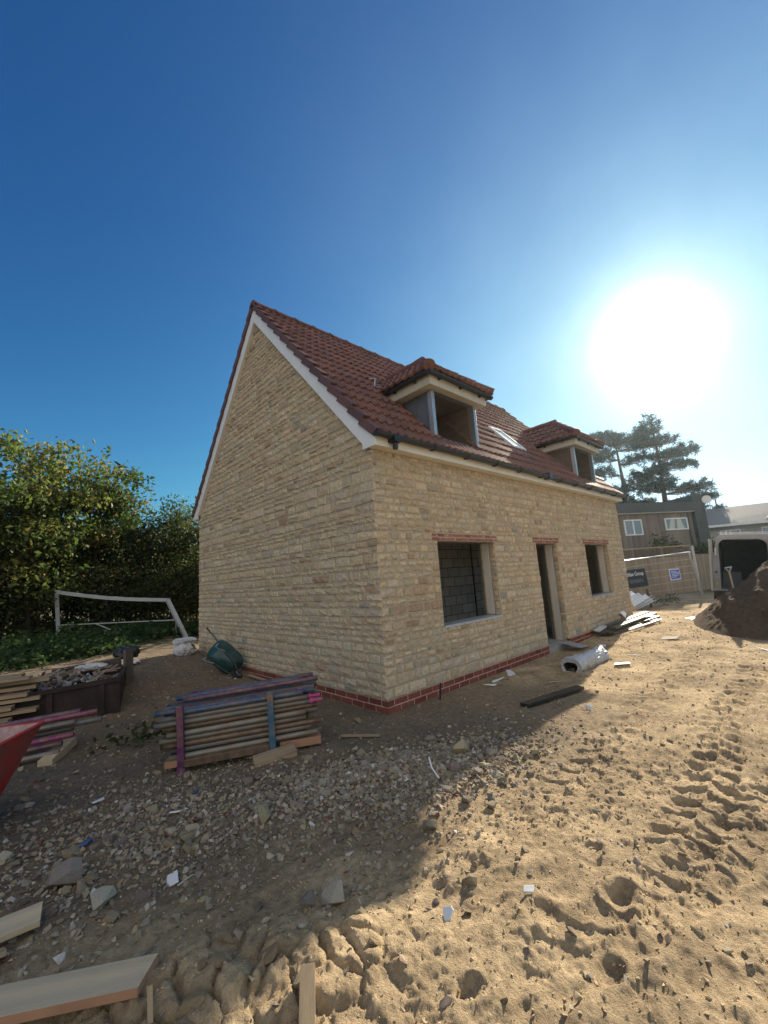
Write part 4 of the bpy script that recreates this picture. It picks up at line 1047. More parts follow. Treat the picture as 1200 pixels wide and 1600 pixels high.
# local: +x along the near long side (away to the left), -y into the distance
Ls, Ws, Hs = 1.55, 1.25, .46
mb = MB()
mb.bb((0,-.03,0), (Ls,0,Hs)); mb.bb((0,-Ws,0), (Ls,-Ws+.03,Hs)); mb.bb((.0,-Ws+.03,0), (.03,-.03,Hs)); mb.bb((Ls-.03,-Ws+.03,0), (Ls,-.03,Hs)); mb.bb((.03,-Ws+.03,.02), (Ls-.03,-.03,.06))
mb.build('body', M['rustbox'], sk)
mb = MB(); mb.bb((-.02,.002,Hs-.05), (Ls+.02,.03,Hs+.012)); mb.bb((-.02,-Ws-.03,Hs-.05), (Ls+.02,-Ws-.002,Hs+.012)); mb.bb((-.03,-Ws,Hs-.049), (-.002,0,Hs+.012)); mb.build('top_rim', M['rustbox'], sk, bevel=.004)
for x in (.2,.75,1.3):
    mb = MB(); mb.bb((x-.03,.002,0), (x+.03,.035,Hs-.052)); mb.build('side_rib', M['rustbox'], sk)
sq = np.random.default_rng(19); Rm = sk.rotation_euler.to_matrix()
mb = MB()
for i in range(420):
    V, F = ROCKS[sq.integers(len(ROCKS))]; s = sq.uniform(.04,.14); u = sq.uniform(.06,Ls-.06); v = sq.uniform(.06,Ws-.06)
    mb.add((V*s) @ rrot(sq, .6).T + (u, -v, Hs - .12 + .20*math.sin(PI*u/Ls)*math.sin(PI*v/Ws)*sq.uniform(.5,1.05)), F, jit([(.25,.2,.17),(.3,.29,.28),(.2,.13,.1),(.42,.42,.42)][sq.integers(4)], .2, sq))
for i in range(60):
    u = sq.uniform(.15,Ls-.15); v = sq.uniform(.15,Ws-.15); mb.box((u,-v,Hs+.0+.12*math.sin(PI*u/Ls)), (sq.uniform(.1,.3),.04,.012), Matrix.Rotation(sq.uniform(0,6),3,'Z') @ Matrix.Rotation(sq.normal(0,.3),3,'Y'), jit((.3,.24,.19), .3, sq))
o = mb.build('rubble_heap', M['rock'], loc=sk.location, rot=sk.rotation_euler); tag(o, 'rubble, broken timber and scrap heaped in the rusty skip', 'rubble', kind='stuff')
def loc2w(x, y, z): return sk.matrix_basis @ Vector((x, y, z))
plank('timber_post', tuple(loc2w(-.05,-1.28,.0)), tuple(loc2w(-.05,-1.28,.72)), .16, .05, M['plyd'], 'upright reddish timber leaning at the far right corner of the skip', cat='timber')
plank('timber_board', tuple(loc2w(.05,-1.34,.52)), tuple(loc2w(.95,-1.36,.5)), .2, .04, M['plyd'], 'reddish board propped along the far rim of the skip', cat='board', roll=1.2)
def crumple(name, r, m, label, cat, loc, seed, amp=.3, parent=None, rz=0):
    bm = bmesh.new(); bmesh.ops.create_icosphere(bm, subdivisions=4, radius=1); rgx = np.random.default_rng(seed); o3 = rgx.uniform(0, 9, 3)
    for v in bm.verts:
        p = v.co; n1 = abs(float(perlin(np.array([p.x*1.9+o3[0]+p.z]), np.array([p.y*1.9+o3[1]-p.z*.7]))[0])); n2 = abs(float(perlin(np.array([p.x*5+o3[2]]), np.array([p.y*5+p.z*4]))[0]))
        k = 1 + amp*(n1*1.5 - .3) - amp*.4*n2
        z = p.z*k; v.co = Vector((p.x*k*r[0], p.y*k*r[1], max(z, -.8)*r[2]))
    me_ = bpy.data.meshes.new(name); bm.to_mesh(me_); bm.free(); me_.materials.append(m)
    o = bpy.data.objects.new(name, me_); COL.objects.link(o); o.location = loc; o.rotation_euler = (0,0,rz)
    return tag(o, label, cat)
crumple('rubble_sack', (.22,.21,.16), M['sack'], 'crumpled pale grey sack beside the rear corner of the house', 'sack', (-.46,5.72,H(-.46,5.72)+.11), 3, .35)
crumple('rubble_sack', (.23,.20,.06), M['sack'], 'flattened pale sack lying on top of the sack by the house corner', 'sack', (-.46,5.74,H(-.46,5.72)+.28), 5, .5)
crumple('rubbish_bag', (.2,.18,.12), M['black'], 'black plastic rubbish bag on the far corner of the skip', 'bag', tuple(loc2w(-.02,-1.5,.66)), 8, .5)
crumple('plastic_wrap', (.16,.12,.04), M['whiteplas'], 'crumpled white wrapping lying just beyond the skip', 'wrapping', (-1.45,5.6,H(-1.45,5.6)+.05), 12, .6)
crumple('plastic_wrap', (.22,.14,.05), M['sack'], 'pale plastic sheet lying over the far rim of the skip', 'wrapping', tuple(loc2w(.45,-1.12,.56)), 13, .6)

# stacked timber left of the skip
tb = np.random.default_rng(23)
TB = [(-2.83,3.42,.50,.055),(-2.93,3.40,.435,.05),(-3.06,3.30,.37,.05),(-2.90,3.28,.31,.05),(-3.18,3.22,.25,.05),(-2.94,3.2,.19,.05),(-3.2,3.12,.13,.05),(-3.02,3.3,.56,.03),(-3.1,3.6,.56,.05),(-2.98,3.62,.44,.05),(-3.05,3.6,.31,.05)]
NB = ['long pale board on the front of the timber stack, topmost full length','board second from the top on the front of the timber stack','short ended board third from the top of the timber stack','board fourth from the top of the timber stack','board fifth from the top of the timber stack','long board near the bottom of the timber stack','bottom board of the timber stack',
      'thin board laid loose on top of the timber stack','pale board on the back of the timber stack, highest','back board halfway up the timber stack','back board low in the timber stack']
for (x, y, z, t), nb_ in zip(TB, NB):
    d = P3(-.95,.27,0).normalized(); l = 1.5; g = H(-3.2,3.4)
    a = P3(x, y, g+z+.0); plank('timber_board', tuple(a + d*l + P3(0,0,tb.normal(0,.012))), tuple(a + P3(tb.uniform(-.03,.03),0,0)), .16, t*.8, M['wood'], nb_, cat='board', group='boards in the timber stack')
for k in range(3):
    g = H(-3.2,3.4); plank('timber_bearer', (-3.0-.4*k,3.1+.12*k,g+.03), (-2.9-.4*k,3.75+.12*k,g+.03), .08, .075, M['woodred'], ['bearer under the right end of the timber stack','bearer under the middle of the timber stack','bearer under the left end of the timber stack'][k], cat='bearer')
# painted tubes at the left edge
PT = [('faded purple',-2.66,2.06,.385,.9),('pinkish purple',-2.52,1.98,.36,.95),('grey galvanised',-2.72,1.94,.31,.8),('bluish grey',-2.49,1.90,.29,1.0),('pinkish purple',-2.74,1.83,.215,.8),('faded purple',-2.83,1.86,.15,.8),('pale grey',-2.86,1.76,.10,.8),('grey galvanised',-2.7,2.16,.20,.9)]
TC['pinkish purple'] = (.26,.04,.14); TC['bluish grey'] = (.12,.17,.19); 
PL = ['topmost and farthest of the tubes at the left edge','bright top tube at the left edge with the longest pink end','middle tube at the left edge under the pink one','longest bluish tube at the left edge','lower pink tube behind the red tub','dark purple tube low behind the red tub','lowest pale tube lying behind the red tub','tube hidden at the back of the left edge pile']
for (kind, x, y, z, l), lb in zip(PT, PL):
    d = P3(-.93,.36,-.02).normalized(); g = H(-2.7,2.1); tube_obj(P3(x,y,g+z-.03) + d*l*1.3, P3(x,y,g+z), kind, '%s' % lb, 'scaffold tubes at the left edge', r=.027, name='scaffold_tube')
g = H(-2.9,2.0); plank('chock', (-2.98,1.62,g+.03), (-2.72,2.22,g+.03), .12, .08, M['woodgrey'], 'grey timber chock under the tubes at the left edge', cat='block')
plank('chock', (-3.4,1.85,g+.1), (-3.2,2.5,g+.1), .1, .2, M['woodred'], 'brown timber chock behind the red tub', cat='block')

# red tub
rt_ = thing('red_metal_tub', 'red steel wheelbarrow with dusty inside cut off by the left edge', 'wheelbarrow', (-3.08,.72,H(-3.1,.7)), (0,0,R(242)))
# local x: along the near rim, local -y... tip at origin
mb = MB(); zt = .60; zb = .14
top = [(0,0,zt),(.95,0,zt+.03),(.95,-.66,zt+.03),(0,-.66,zt)]; bot = [(.22,-.16,zb),(.78,-.14,zb),(.78,-.52,zb),(.22,-.50,zb)]
ti = [(.012,-.012,zt),(.94,-.012,zt+.03),(.94,-.65,zt+.03),(.012,-.65,zt)]; bi = [(.23,-.17,zb+.02),(.77,-.15,zb+.02),(.77,-.51,zb+.02),(.23,-.49,zb+.02)]
mb.add(top+bot, [(0,4,5,1),(1,5,6,2),(2,6,7,3),(3,7,4,0),(4,7,6,5)]); mb.add(ti+bi, [(0,1,5,4),(1,2,6,5),(2,3,7,6),(3,0,4,7),(4,5,6,7)], None, 1)
mb.add(top+ti, [(0,1,5,4),(1,2,6,5),(2,3,7,6),(3,0,4,7)])
mb.build('tray', [M['redpaint'], M['reddust']], rt_, recalc=False)
mb = MB(); mb.tube([top[0], top[1], top[2], top[3], top[0]], .011, 8); mb.build('rolled_rim', M['redpaint'], rt_, smooth=True)
for y in (-.14,-.52):
    mb = MB(); mb.tube([(.3,y,zb-.03),(.85,y,zb+.02),(1.25,y,.45),(1.5,y,.55)], .016, 8); mb.build('handle', M['black'], rt_)
    mb = MB(); mb.tube([(.72,y,zb),(.84,y,.0),(.92,y,.0),(1.0,y,.2)], .014, 8); mb.build('leg', M['black'], rt_)
mb = MB(); mb.tube([(.18,-.36,.13),(.18,-.30,.13)], .13, 20); mb.build('wheel', M['rubber'], rt_)

# green wheelbarrow tipped against the gable wall
def prof_ring(w, l, n=20):
    return [(math.copysign(abs(math.cos(t))**.55, math.cos(t))*w, math.copysign(abs(math.sin(t))**.55, math.sin(t))*l) for t in np.linspace(0, 2*PI, n, endpoint=False)]
wbm = Matrix.Translation((-.30,3.92,H(-.3,3.9)+.05))
wbl = thing('green_wheelbarrow', 'dark green wheelbarrow tipped up on its nose against the gable wall', 'wheelbarrow')
# local: x forward (nose), y side, z up when upright
mb = MB(); rings = []
for (z, w_, l_, xo) in ((.02,.20,.30,.02),(.0,.19,.29,.02),(.10,.25,.37,.0),(.24,.32,.46,-.02),(.30,.34,.49,-.02),(.305,.36,.51,-.02)):
    rings.append([(b_+xo, a_, z) for a_, b_ in prof_ring(w_, l_)])
rings = [rings[1]] + rings[2:]
n = len(rings[0]); V = [p for r_ in rings for p in r_]; F = [tuple(range(n))[::-1]]
for i in range(len(rings)-1): F += [(i*n+k, i*n+(k+1) % n, (i+1)*n+(k+1) % n, (i+1)*n+k) for k in range(n)]
mb.add(V, F); inn = [(x*.97, y*.97, z+.012) for x, y, z in V]; mb.add(inn, [f[::-1] for f in F])
mb.build('tray', M['green'], wbl, smooth=True)
for sy in (-1, 1):
    mb = MB(); mb.tube([(.62,sy*.05,-.16),(.30,sy*.15,-.05),(-.35,sy*.24,-.03),(-.62,sy*.28,.06),(-.95,sy*.29,.16)], .016, 8); mb.build('handle', M['gframe'], wbl, smooth=True)
    mb = MB(); mb.tube([(-.98,sy*.29,.17),(-.85,sy*.29,.13)], .021, 8); mb.build('grip', M['rubber'], wbl)
    mb = MB(); mb.tube([(-.12,sy*.21,-.03),(-.26,sy*.22,-.33),(-.36,sy*.22,-.33),(-.40,sy*.24,-.03)], .013, 8); mb.build('leg', M['galv'], wbl, smooth=True)
mb = MB(); mb.tube([(.58,-.045,-.16),(.58,.045,-.16)], .17, 24); 
wh = mb.build('wheel', M['rubber'], wbl, bevel=.02)
mb = MB(); mb.tube([(.58,-.05,-.16),(.58,.05,-.16)], .09, 16); mb.build('rim', M['galv'], wh)
bX = P3(.50,-.40,-.62).normalized(); bZ = P3(.55,.78,.0); bZ = (bZ - bX*bZ.dot(bX)).normalized(); bY = bZ.cross(bX)
bm_ = Matrix((bX, bY, bZ)).transposed().to_4x4(); bm_.translation = P3(-.46,3.66,H(-.5,3.62)+.27)
wbl.matrix_world = bm_ @ Matrix.Scale(.62, 4)
plank('board_offcut', (-.16,3.3,H(-.16,3.3)+.03), (-.10,2.2,H(-.1,2.2)+.03), .05, .02, M['wood'], 'thin timber strip lying along the foot of the gable wall', cat='strip')

# ------------------------------------------------------------------ things along the front of the house
rl_ = MB(); nseg = 34; rgf = np.random.default_rng(51)
rings = []
for i, t in enumerate(np.linspace(0, 1, 30)):
    rr = .118*(1 + .10*math.sin(t*5+1)); ring = []
    for k in range(nseg):
        a = 2*PI*k/nseg; cr_ = 1 + .10*math.sin(3*a+t*3) + .30*abs(float(perlin(np.array([a*2.2+3*t]), np.array([t*3.5]))[0])) + .14*abs(float(perlin(np.array([a*5-9*t]), np.array([t*11.]))[0])) + rgf.normal(0,.012) - .12*(.5-abs(t-.5))
        ring.append((t*1.12 + (.03*math.sin(2*a) if i == 0 else 0), rr*cr_*math.cos(a)*1.12, max(rr*cr_*math.sin(a), -.085) + .085))
    rings.append(ring)
V = [p for r_ in rings for p in r_]; F = [(i*nseg+k, i*nseg+(k+1) % nseg, (i+1)*nseg+(k+1) % nseg, (i+1)*nseg+k) for i in range(29) for k in range(nseg)]
rl_.add(V, F)
inr = [(-.012 if i == 0 else .3, y*.66, (z-.085)*.62+.075) for i in (0, 4) for (x, y, z) in rings[0]]
rl_.add(inr, [(k, nseg+k, nseg+(k+1) % nseg, (k+1) % nseg) for k in range(nseg)] + [tuple(range(nseg, 2*nseg))[::-1]], None, 1)
rl_.add(rings[0] + inr[:nseg], [(k, (k+1) % nseg, nseg+(k+1) % nseg, nseg+k)[::-1] for k in range(nseg)])
rl_.add(rings[-1], [tuple(range(nseg))])
o = rl_.build('foil_roll', [M['foil'], M['felt']], loc=(2.93,-.88,H(3.2,-.88)-.005), rot=(0,0,R(-1)), smooth=False); tag(o, 'crumpled roll of silver foil insulation lying on the dirt by the door', 'roll')
def flat(name, pts, t, m, label, cat, loc, rot=(0,0,0), group=None):
    mb = MB(); mb.prism(pts, t, lambda u, v, d: (u, v, d)); o = mb.build(name, m, loc=loc, rot=rot, recalc=True, bevel=min(.003, t*.3)); return tag(o, label, cat, group)
def scrap(x, y, s, m, label, cat='scrap', name='plastic_scrap', t=.008, lift=.012, rx=0, ry=0, asp=.6, rz=None):
    rgq = np.random.default_rng(int(abs(x*1000+y*77)) % 9999); n = int(rgq.integers(4, 7)); an = np.sort(rgq.uniform(0, 2*PI, n)) if n > 4 else np.array([.3,1.9,3.4,5.1])
    pts = [(math.cos(a)*s*rgq.uniform(.7,1.1), math.sin(a)*s*asp*rgq.uniform(.7,1.1)) for a in an]
    return flat(name, pts, t, m, label, cat, (x, y, H(x, y)+lift), (rx + rgq.normal(0,.12), ry + rgq.normal(0,.12), rgq.uniform(0,6) if rz is None else rz))
plank('fascia_length', (.95,-1.2,H(.95,-1.2)+.03), (2.12,-1.33,H(2.1,-1.33)+.03), .11, .032, M['black'], 'single length of black plastic trim lying in the shade in front of the house', cat='trim')
BK = [((6.15,-.36),(8.3,-.66),.04,'nearest black plastic length of the heap by the house end'),((6.05,-.30),(8.6,-.62),.06,'second black plastic length of the heap by the house end'),((6.0,-.18),(8.2,-.4),.07,'third black plastic length of the heap by the house end'),((6.3,-.36),(8.75,-.52),.12,'black plastic length lying on top of the heap'),((6.5,-.15),(8.9,-.32),.12,'farthest black plastic length of the heap, against the wall')]
for (a, b, z, lb) in BK:
    plank('fascia_length', (*a, H(*a)+z), (*b, H(*b)+z), .13, .05, M['blackdust'], lb, cat='trim', group='black plastic lengths by the house end')
plank('white_edge_trim', (6.6,-.58,H(6.6,-.58)+.05), (8.2,-.80,H(8.2,-.8)+.06), .035, .02, M['whiteplas'], 'thin white trim along the front of the black plastic heap', cat='trim')
flat('white_board', [(0,0),(.36,.04),(.4,.2),(.03,.2)], .02, M['whiteplas'], 'white board propped on the back of the black plastic heap', 'board', (7.9,-.12,H(7.9,-.1)+.1), (R(52),R(-8),R(10)))
flat('white_board', [(0,0),(.5,.0),(.52,.12),(.06,.15)], .015, M['whiteplas'], 'flat white board lying on the black plastic heap', 'board', (7.7,-.62,H(7.7,-.6)+.165), (R(6),R(3),R(-12)))
flat('white_board', [(0,0),(.42,.02),(.4,.12),(.03,.13)], .03, M['sack'], 'pale wrapped strip on the left end of the black plastic heap', 'board', (5.95,-.2,H(5.95,-.2)+.1), (R(6),R(-8),R(-6)))
flat('lead_sheet', [(0,0),(.5,.03),(.42,.36),(-.04,.34)], .008, M['galv'], 'bent grey metal sheet lying on the ground below the doorway', 'sheet', (4.45,-.42,H(4.5,-.3)+.08), (R(12),R(6),R(4)))
for x, y, s, m, lb in [(1.55,-.34,.11,'whiteplas','crumpled white plastic scrap nearest the plinth under the window'),(1.85,-.32,.13,'whiteplas','larger white plastic scrap beside the crumpled one under the window'),(2.35,-.22,.18,'sack','pale grey sheet scrap farther along the plinth under the window'),
                    (3.75,-1.32,.2,'whiteplas','white scrap beside the near side of the foil roll'),(4.35,-1.35,.16,'whiteplas','white scrap on the sunny dirt beyond the foil roll'),(2.3,-.95,.16,'cardboard','pale torn paper near the black trim length'),(1.3,-1.75,.07,'whiteplas','small white scrap on the sunlit dirt left of the tyre track'),
                    (-1.83,-2.34,.055,'whiteplas','white chip standing on the sunlit dirt in the near foreground'),(-1.5,-2.55,.04,'sack','torn grey strip in the sun beside the footprints'),(-2.62,-1.05,.085,'whiteplas','white rag of plastic in the shade left of the mud bank'),(-2.58,-1.13,.06,'cardboard','buff offcut beside the white rag of plastic'),
                    (-1.25,-1.75,.045,'whiteplas','white chip at the shadow edge of the rubble heap'),(-.95,-1.62,.05,'cardboard','pale offcut on the rubble heap'),(-2.15,-.1,.06,'blueplas','blue plastic scrap in the shaded rubble on the left'),(-2.9,-.25,.05,'blueplas','blue scrap among the stones at the left edge'),
                    (-2.4,-.35,.06,'whiteplas','white plastic scrap in the shaded rubble on the left'),(-2.75,.35,.07,'whiteplas','white chip on the dirt beside the red barrow'),(5.1,-.55,.13,'sack','pale torn wrapping right of the doorway'),(6.4,-1.35,.2,'cardboard','pale paper on the sunny dirt by the black lengths'),
                    (9.2,-1.25,.25,'whiteplas','white sheet scrap near the soil heap'),(8.7,-2.0,.2,'cardboard','buff sheet scrap at the toe of the soil heap'),(6.0,-2.75,.22,'sack','flat pale sheet on the dirt below the soil heap')]:
    scrap(x, y, s, M[m], lb, rx=.35 if s < .09 else .1)
mb = MB(); mb.tube([(0,0,-.05),(.02,-.02,.2)], .011, 6); o = mb.build('steel_peg', M['rubber'], loc=(.72,-.17,H(.72,-.17))); tag(o, 'short dark peg standing at the foot of the front wall', 'peg')
mb = MB(); mb.tube([(0,0,0),(.1,.02,.006),(.19,.01,.015)], .006, 6); o = mb.build('plastic_tube', M['whiteplas'], loc=(-.95,-1.55,H(-.95,-1.55)+.05), rot=(0,-.35,R(60))); tag(o, 'thin white plastic tube poking out of the rubble heap', 'tube')

# ------------------------------------------------------------------ soil heap, shovel, van
hx = np.linspace(-1, 1, 150); hX, hY = np.meshgrid(hx, hx); rr = np.hypot(hX, hY)
prof = np.clip(1-rr, 0, 1); zz = 1.42*np.minimum(prof*1.12, .62+.42*prof)*(.93 + .25*fbm(hX, hY, 1.6, 3)) + (.09*fbm(hX, hY, 5, 4, .6)*sst(0,.3,prof) + .05*np.abs(fbm(hX,hY,13,3,.6)))*1*sst(0,.2,prof)
mb = MB(); hv = np.stack([hX*2.5, hY*1.75, zz - .06], -1).reshape(-1,3)
k = np.array([(j*150+i, j*150+i+1, (j+1)*150+i+1, (j+1)*150+i) for j in range(149) for i in range(149) if max(rr[j,i], rr[j+1,i+1], rr[j,i+1], rr[j+1,i]) < 1.06])
mb.addcols(hv, k, np.tile([.05,.04,.03], (len(k),1)))
o = mb.build('soil_heap', M['soil'], loc=(9.35,-2.86,H(8,-2.2)), smooth=True); tag(o, 'big heap of dark dug soil in front of the white van', 'soil heap')
sp = thing('shovel', 'shovel with a D handle stuck upright in the soil heap', 'shovel', (9.72,-2.06,.46), (R(4),R(-6),R(-50)))
mb = MB(); mb.tube([(0,0,.2),(0,0,.72)], .019, 8); mb.build('shaft', M['woodgrey'], sp)
mb = MB(); mb.tube([(0,0,.70),(-.07,0,.82)], .014, 8); mb.tube([(0,0,.70),(.07,0,.82)], .014, 8); mb.tube([(-.08,0,.82),(.08,0,.82)], .018, 8); mb.build('grip_handle', M['galv'], sp)
mb = MB(); mb.prism([(-.1,.25),(.1,.25),(.1,.02),(0,-.06),(-.1,.02)], .006, lambda u, v, d: (u, d + .04*abs(u)*4, v)); mb.tube([(0,.003,.2),(0,.003,.36)], [.03,.02], 8); mb.build('blade', M['galv'], sp, recalc=True)

van = thing('white_van', 'white work van with open rear door and dark interior behind the soil heap', 'van', (11.15,-2.33,.10), (R(5.5),0,R(6)))
VH, VW = 1.98, .93
def vsec(x, w_, zlo, zhi, tum=.10, rc=.14):
    pts = [(-w_, zlo), (-w_-.02, zlo+.35), (-w_+.01, zlo+.75)]
    for t in np.linspace(0, PI/2, 5): pts.append((-w_+tum+rc*(1-math.sin(t+PI/2) if False else 1-math.cos(t)), zhi-rc+rc*math.sin(t)))
    pts += [(-p[0], p[1]) for p in pts[::-1]]
    return [(x, a_, b_) for a_, b_ in pts]
S = [vsec(0, VW, .36, VH), vsec(.6, VW, .33, VH+.01), vsec(2.6, VW, .33, VH+.01), vsec(3.3, VW*.98, .33, VH-.06), vsec(3.95, VW*.93, .33, 1.22, .10, .1), vsec(4.6, VW*.86, .35, .98, .12, .1), vsec(4.8, VW*.75, .4, .8, .1, .1)]
n = len(S[0]); V = [p for s_ in S for p in s_]; F = []
for i in range(len(S)-1): F += [(i*n+k, i*n+k+1, (i+1)*n+k+1, (i+1)*n+k) for k in range(n-1)] + [(i*n+n-1, i*n, (i+1)*n, (i+1)*n+n-1)]
F.append(tuple(range((len(S)-1)*n, len(S)*n)))
mb = MB(); mb.add(V, F); 
# rear frame round the left doorway
dl, dr, db, dtp = .77, -.20, .52, 1.84        # door opening in local y (left is +y) and z
out = [(y_, z_) for _, y_, z_ in S[0]]
def ropen(): 
    r_ = .16; P = []
    for (cx_, cz_, a0) in ((dl-r_, dtp-r_, 0), (dr+r_, dtp-r_, PI/2)):
        for t in np.linspace(0, PI/2, 5): P.append((cx_ + r_*math.cos(a0+t), cz_ + r_*math.sin(a0+t)))
    return P + [(dr, db), (dl, db)]
op = ropen()
mb.bb((-.02, dl, .44), (.02, VW+.0, 1.5)); 
mb.build('body', M['vanwhite'], van, recalc=True, bevel=0)
fr = MB()
bm = bmesh.new(); vo = [bm.verts.new((-.004, y_, z_)) for y_, z_ in out]; vi = [bm.verts.new((-.004, y_, z_)) for y_, z_ in op]
eo = [bm.edges.new((vo[i], vo[(i+1) % len(vo)])) for i in range(len(vo))]; ei = [bm.edges.new((vi[i], vi[(i+1) % len(vi)])) for i in range(len(vi))]
bmesh.ops.triangle_fill(bm, use_beauty=True, use_dissolve=False, edges=eo+ei, normal=(-1,0,0)); bm.verts.index_update()
fr.add([v.co[:] for v in bm.verts], [[v.index for v in f.verts] for f in bm.faces]); bm.free(); fr.build('rear_frame', M['vanwhite'], van)
mb = MB(); nb = len(op); mb.add([(-.012, y_, z_) for y_, z_ in op] + [(.06, y_, z_) for y_, z_ in op], [(i, (i+1) % nb, nb+(i+1) % nb, nb+i) for i in range(nb)]); mb.tube([(-.012, *p) for p in op] + [(-.012, *op[0])], .014, 6); mb.build('door_seal', M['black'], van)
mb = MB(); mb.bb((.03,-VW+.09,.5), (2.5,VW-.09,.53)); mb.bb((.03,-VW+.13,.53), (2.5,-VW+.16,1.8)); mb.bb((.03,VW-.16,.53), (2.5,VW-.13,1.8)); mb.bb((2.5,-VW+.1,.5), (2.53,VW-.1,1.85)); mb.bb((.03,-VW+.16,1.84), (2.5,VW-.16,1.87)); mb.bb((.9,-.9+.2,.53), (1.9,-.1,1.1)); mb.bb((.7,.35,.53), (1.6,.75,.95)); mb.build('load_bay', M['vanin'], van)
mb = MB(); mb.bb((-.03,-VW+.04,.5), (-.008,dr-.015,1.86)); rdoor = mb.build('rear_door', M['vanwhite'], van, bevel=.01)
mb = MB(); mb.bb((-.04,-VW+.16,1.2), (-.031,dr-.12,1.72)); mb.build('door_window', M['pane'], rdoor)
mb = MB(); mb.bb((-.75,VW-.02,.5), (-.03,VW+.03,1.84)); ld = mb.build('rear_door', M['vanwhite'], van, bevel=.012)
mb = MB(); mb.bb((-.62,VW+.031,.72), (-.2,VW+.036,.82)); mb.build('number_plate', M['yellow'], ld)
mb = MB(); mb.bb((-.035,dl+.07,.62), (-.018,VW-.05,.71)); mb.build('number_plate', M['yellow'], van)
mb = MB(); mb.bb((-.05,dl+.06,1.42), (-.015,VW-.06,1.62)); mb.build('tail_lamp', M['letter'], van, bevel=.008)
mb = MB(); mb.bb((-.045,dl+.07,.93), (-.018,VW-.05,.99)); mb.build('door_catch', M['black'], van, bevel=.004)
mb = MB(); mb.bb((-.05,-VW+.02,1.20), (-.032,-VW+.12,1.62)); mb.build('tail_lamp', M['lampred'], van, bevel=.008)
mb = MB(); mb.bb((-.10,-VW,.3), (.02,VW,.46)); mb.build('rear_bumper', M['black'], van, bevel=.02)
for y_ in (-.6,.6):
    mb = MB(); mb.tube([(.15,y_,VH+.09),(2.4,y_,VH+.09)], .018, 8)
    mb.build('roof_rail', M['galv'], van)
for x_ in (.2,1.2,2.2):
    mb = MB(); mb.bb((x_-.025,-.78,VH+.05), (x_+.025,.78,VH+.075)); mb.build('roof_bar', M['galv'], van)
for x_ in (.95, 3.9):
    for y_ in (-VW+.05, VW-.05):
        mb = MB(); mb.tube([(x_,y_-.1,.3),(x_,y_+.1,.3)], .33, 24); wv = mb.build('wheel', M['rubber'], van, bevel=.03)
        mb = MB(); mb.tube([(x_,y_-.105,.3),(x_,y_+.105,.3)], .19, 18); mb.build('rim', M['galv'], wv)
mb = MB(); mb.add([(3.36,-.78,VH-.14),(3.36,.78,VH-.14),(3.95,.8,1.2),(3.95,-.8,1.2)], [(0,1,2,3)]); mb.build('windscreen', M['pane'], van, loc=(.03,0,.03))

# ------------------------------------------------------------------ site fence with signs
f0 = P3(12.6,1.62,0); f1 = P3(18.25,.12,0); f0.z = -.12; f1.z = -.16
he = thing('mesh_site_fence', 'galvanised mesh site fence panel leaning back with two signs on it', 'fence', (0,0,0))
up = P3(-.30,.16,1.98)
mb = MB(); nW = 7
def fp(u, v): return f0.lerp(f1, u) + P3(up.x*v*(.15+.85*u), up.y*v, up.z*v*(.86+.14*u))
mb.tube([fp(0,0),fp(0,1)], .022, 8); mb.tube([fp(1,0),fp(1,1)], .022, 8); mb.tube([fp(0,1),fp(1,1)], .022, 8); mb.tube([fp(0,0),fp(1,0)], .022, 8); mb.build('tube_frame', M['galv'], he)
mb = MB()
for i in range(1, nW): mb.tube([fp(0,i/nW),fp(1,i/nW)], .0075, 5, cap=False)
for i in range(1, 70): mb.tube([fp(i/70,0),fp(i/70,1)], .002, 4, cap=False)
mb.build('wire_mesh', M['galv'], he)
mb = MB(); mb.tube([fp(1,1)+P3(.03,-.03,0), fp(1,.0)+P3(.55,.05,.02)], .02, 8); mb.tube([fp(1,.58)+P3(.1,0,0), fp(1,.0)+P3(.75,.1,.0)], .016, 8); mb.build('support_stay', M['galv'], he)
for u in (0, 1):
    mb = MB(); c_ = fp(u, 0); mb.bb((c_.x-.35,c_.y-.12,-.2+c_.z), (c_.x+.35,c_.y+.12,c_.z-.02)); mb.build('rubber_foot', M['rubber'], he, bevel=.02)
def text_mesh(txt, size, m, parent, mat4, name='lettering', ex=.004):
    cv = bpy.data.curves.new('t', 'FONT'); cv.body = txt; cv.size = size; cv.extrude = ex; cv.align_x = 'CENTER'; cv.align_y = 'CENTER'
    ob = bpy.data.objects.new('t', cv); COL.objects.link(ob); dg = bpy.context.evaluated_depsgraph_get()
    me_ = bpy.data.meshes.new_from_object(ob.evaluated_get(dg)); bpy.data.objects.remove(ob); me_.name = name; me_.materials.clear(); me_.materials.append(m)
    o = bpy.data.objects.new(name, me_); COL.objects.link(o); o.parent = parent; o.matrix_local = mat4; return o
def sign_on_fence(name, u0, u1, v0, v1, m, label):
    o00, o10, o01, o11 = fp(u0,v0), fp(u1,v0), fp(u0,v1), fp(u1,v1); nrm = (o10-o00).cross(o01-o00).normalized()
    ctr = (o00+o10+o01+o11)/4 + nrm*.03; ex = (o10-o00+o11-o01).normalized(); ey = (o01-o00+o11-o10).normalized(); ey = (ey - ex*ey.dot(ex)).normalized()
    w_ = (o10-o00).length; h_ = (o01-o00).length
    mt = Matrix((ex, ey, ex.cross(ey))).transposed().to_4x4(); mt.translation = ctr
    t = thing(name, label, 'sign'); t.matrix_world = mt
    mb = MB(); mb.box((0,0,0), (w_,h_,.012)); mb.build('panel', m, t)
    return t, w_, h_
t, w_, h_ = sign_on_fence('site_banner', .115, .385, .42, .80, M['banner'], 'black banner with white lettering tied to the site fence')
text_mesh('Rathlan Group', w_*.135, M['letter'], t, Matrix.Translation((0, h_*.24, .009)))
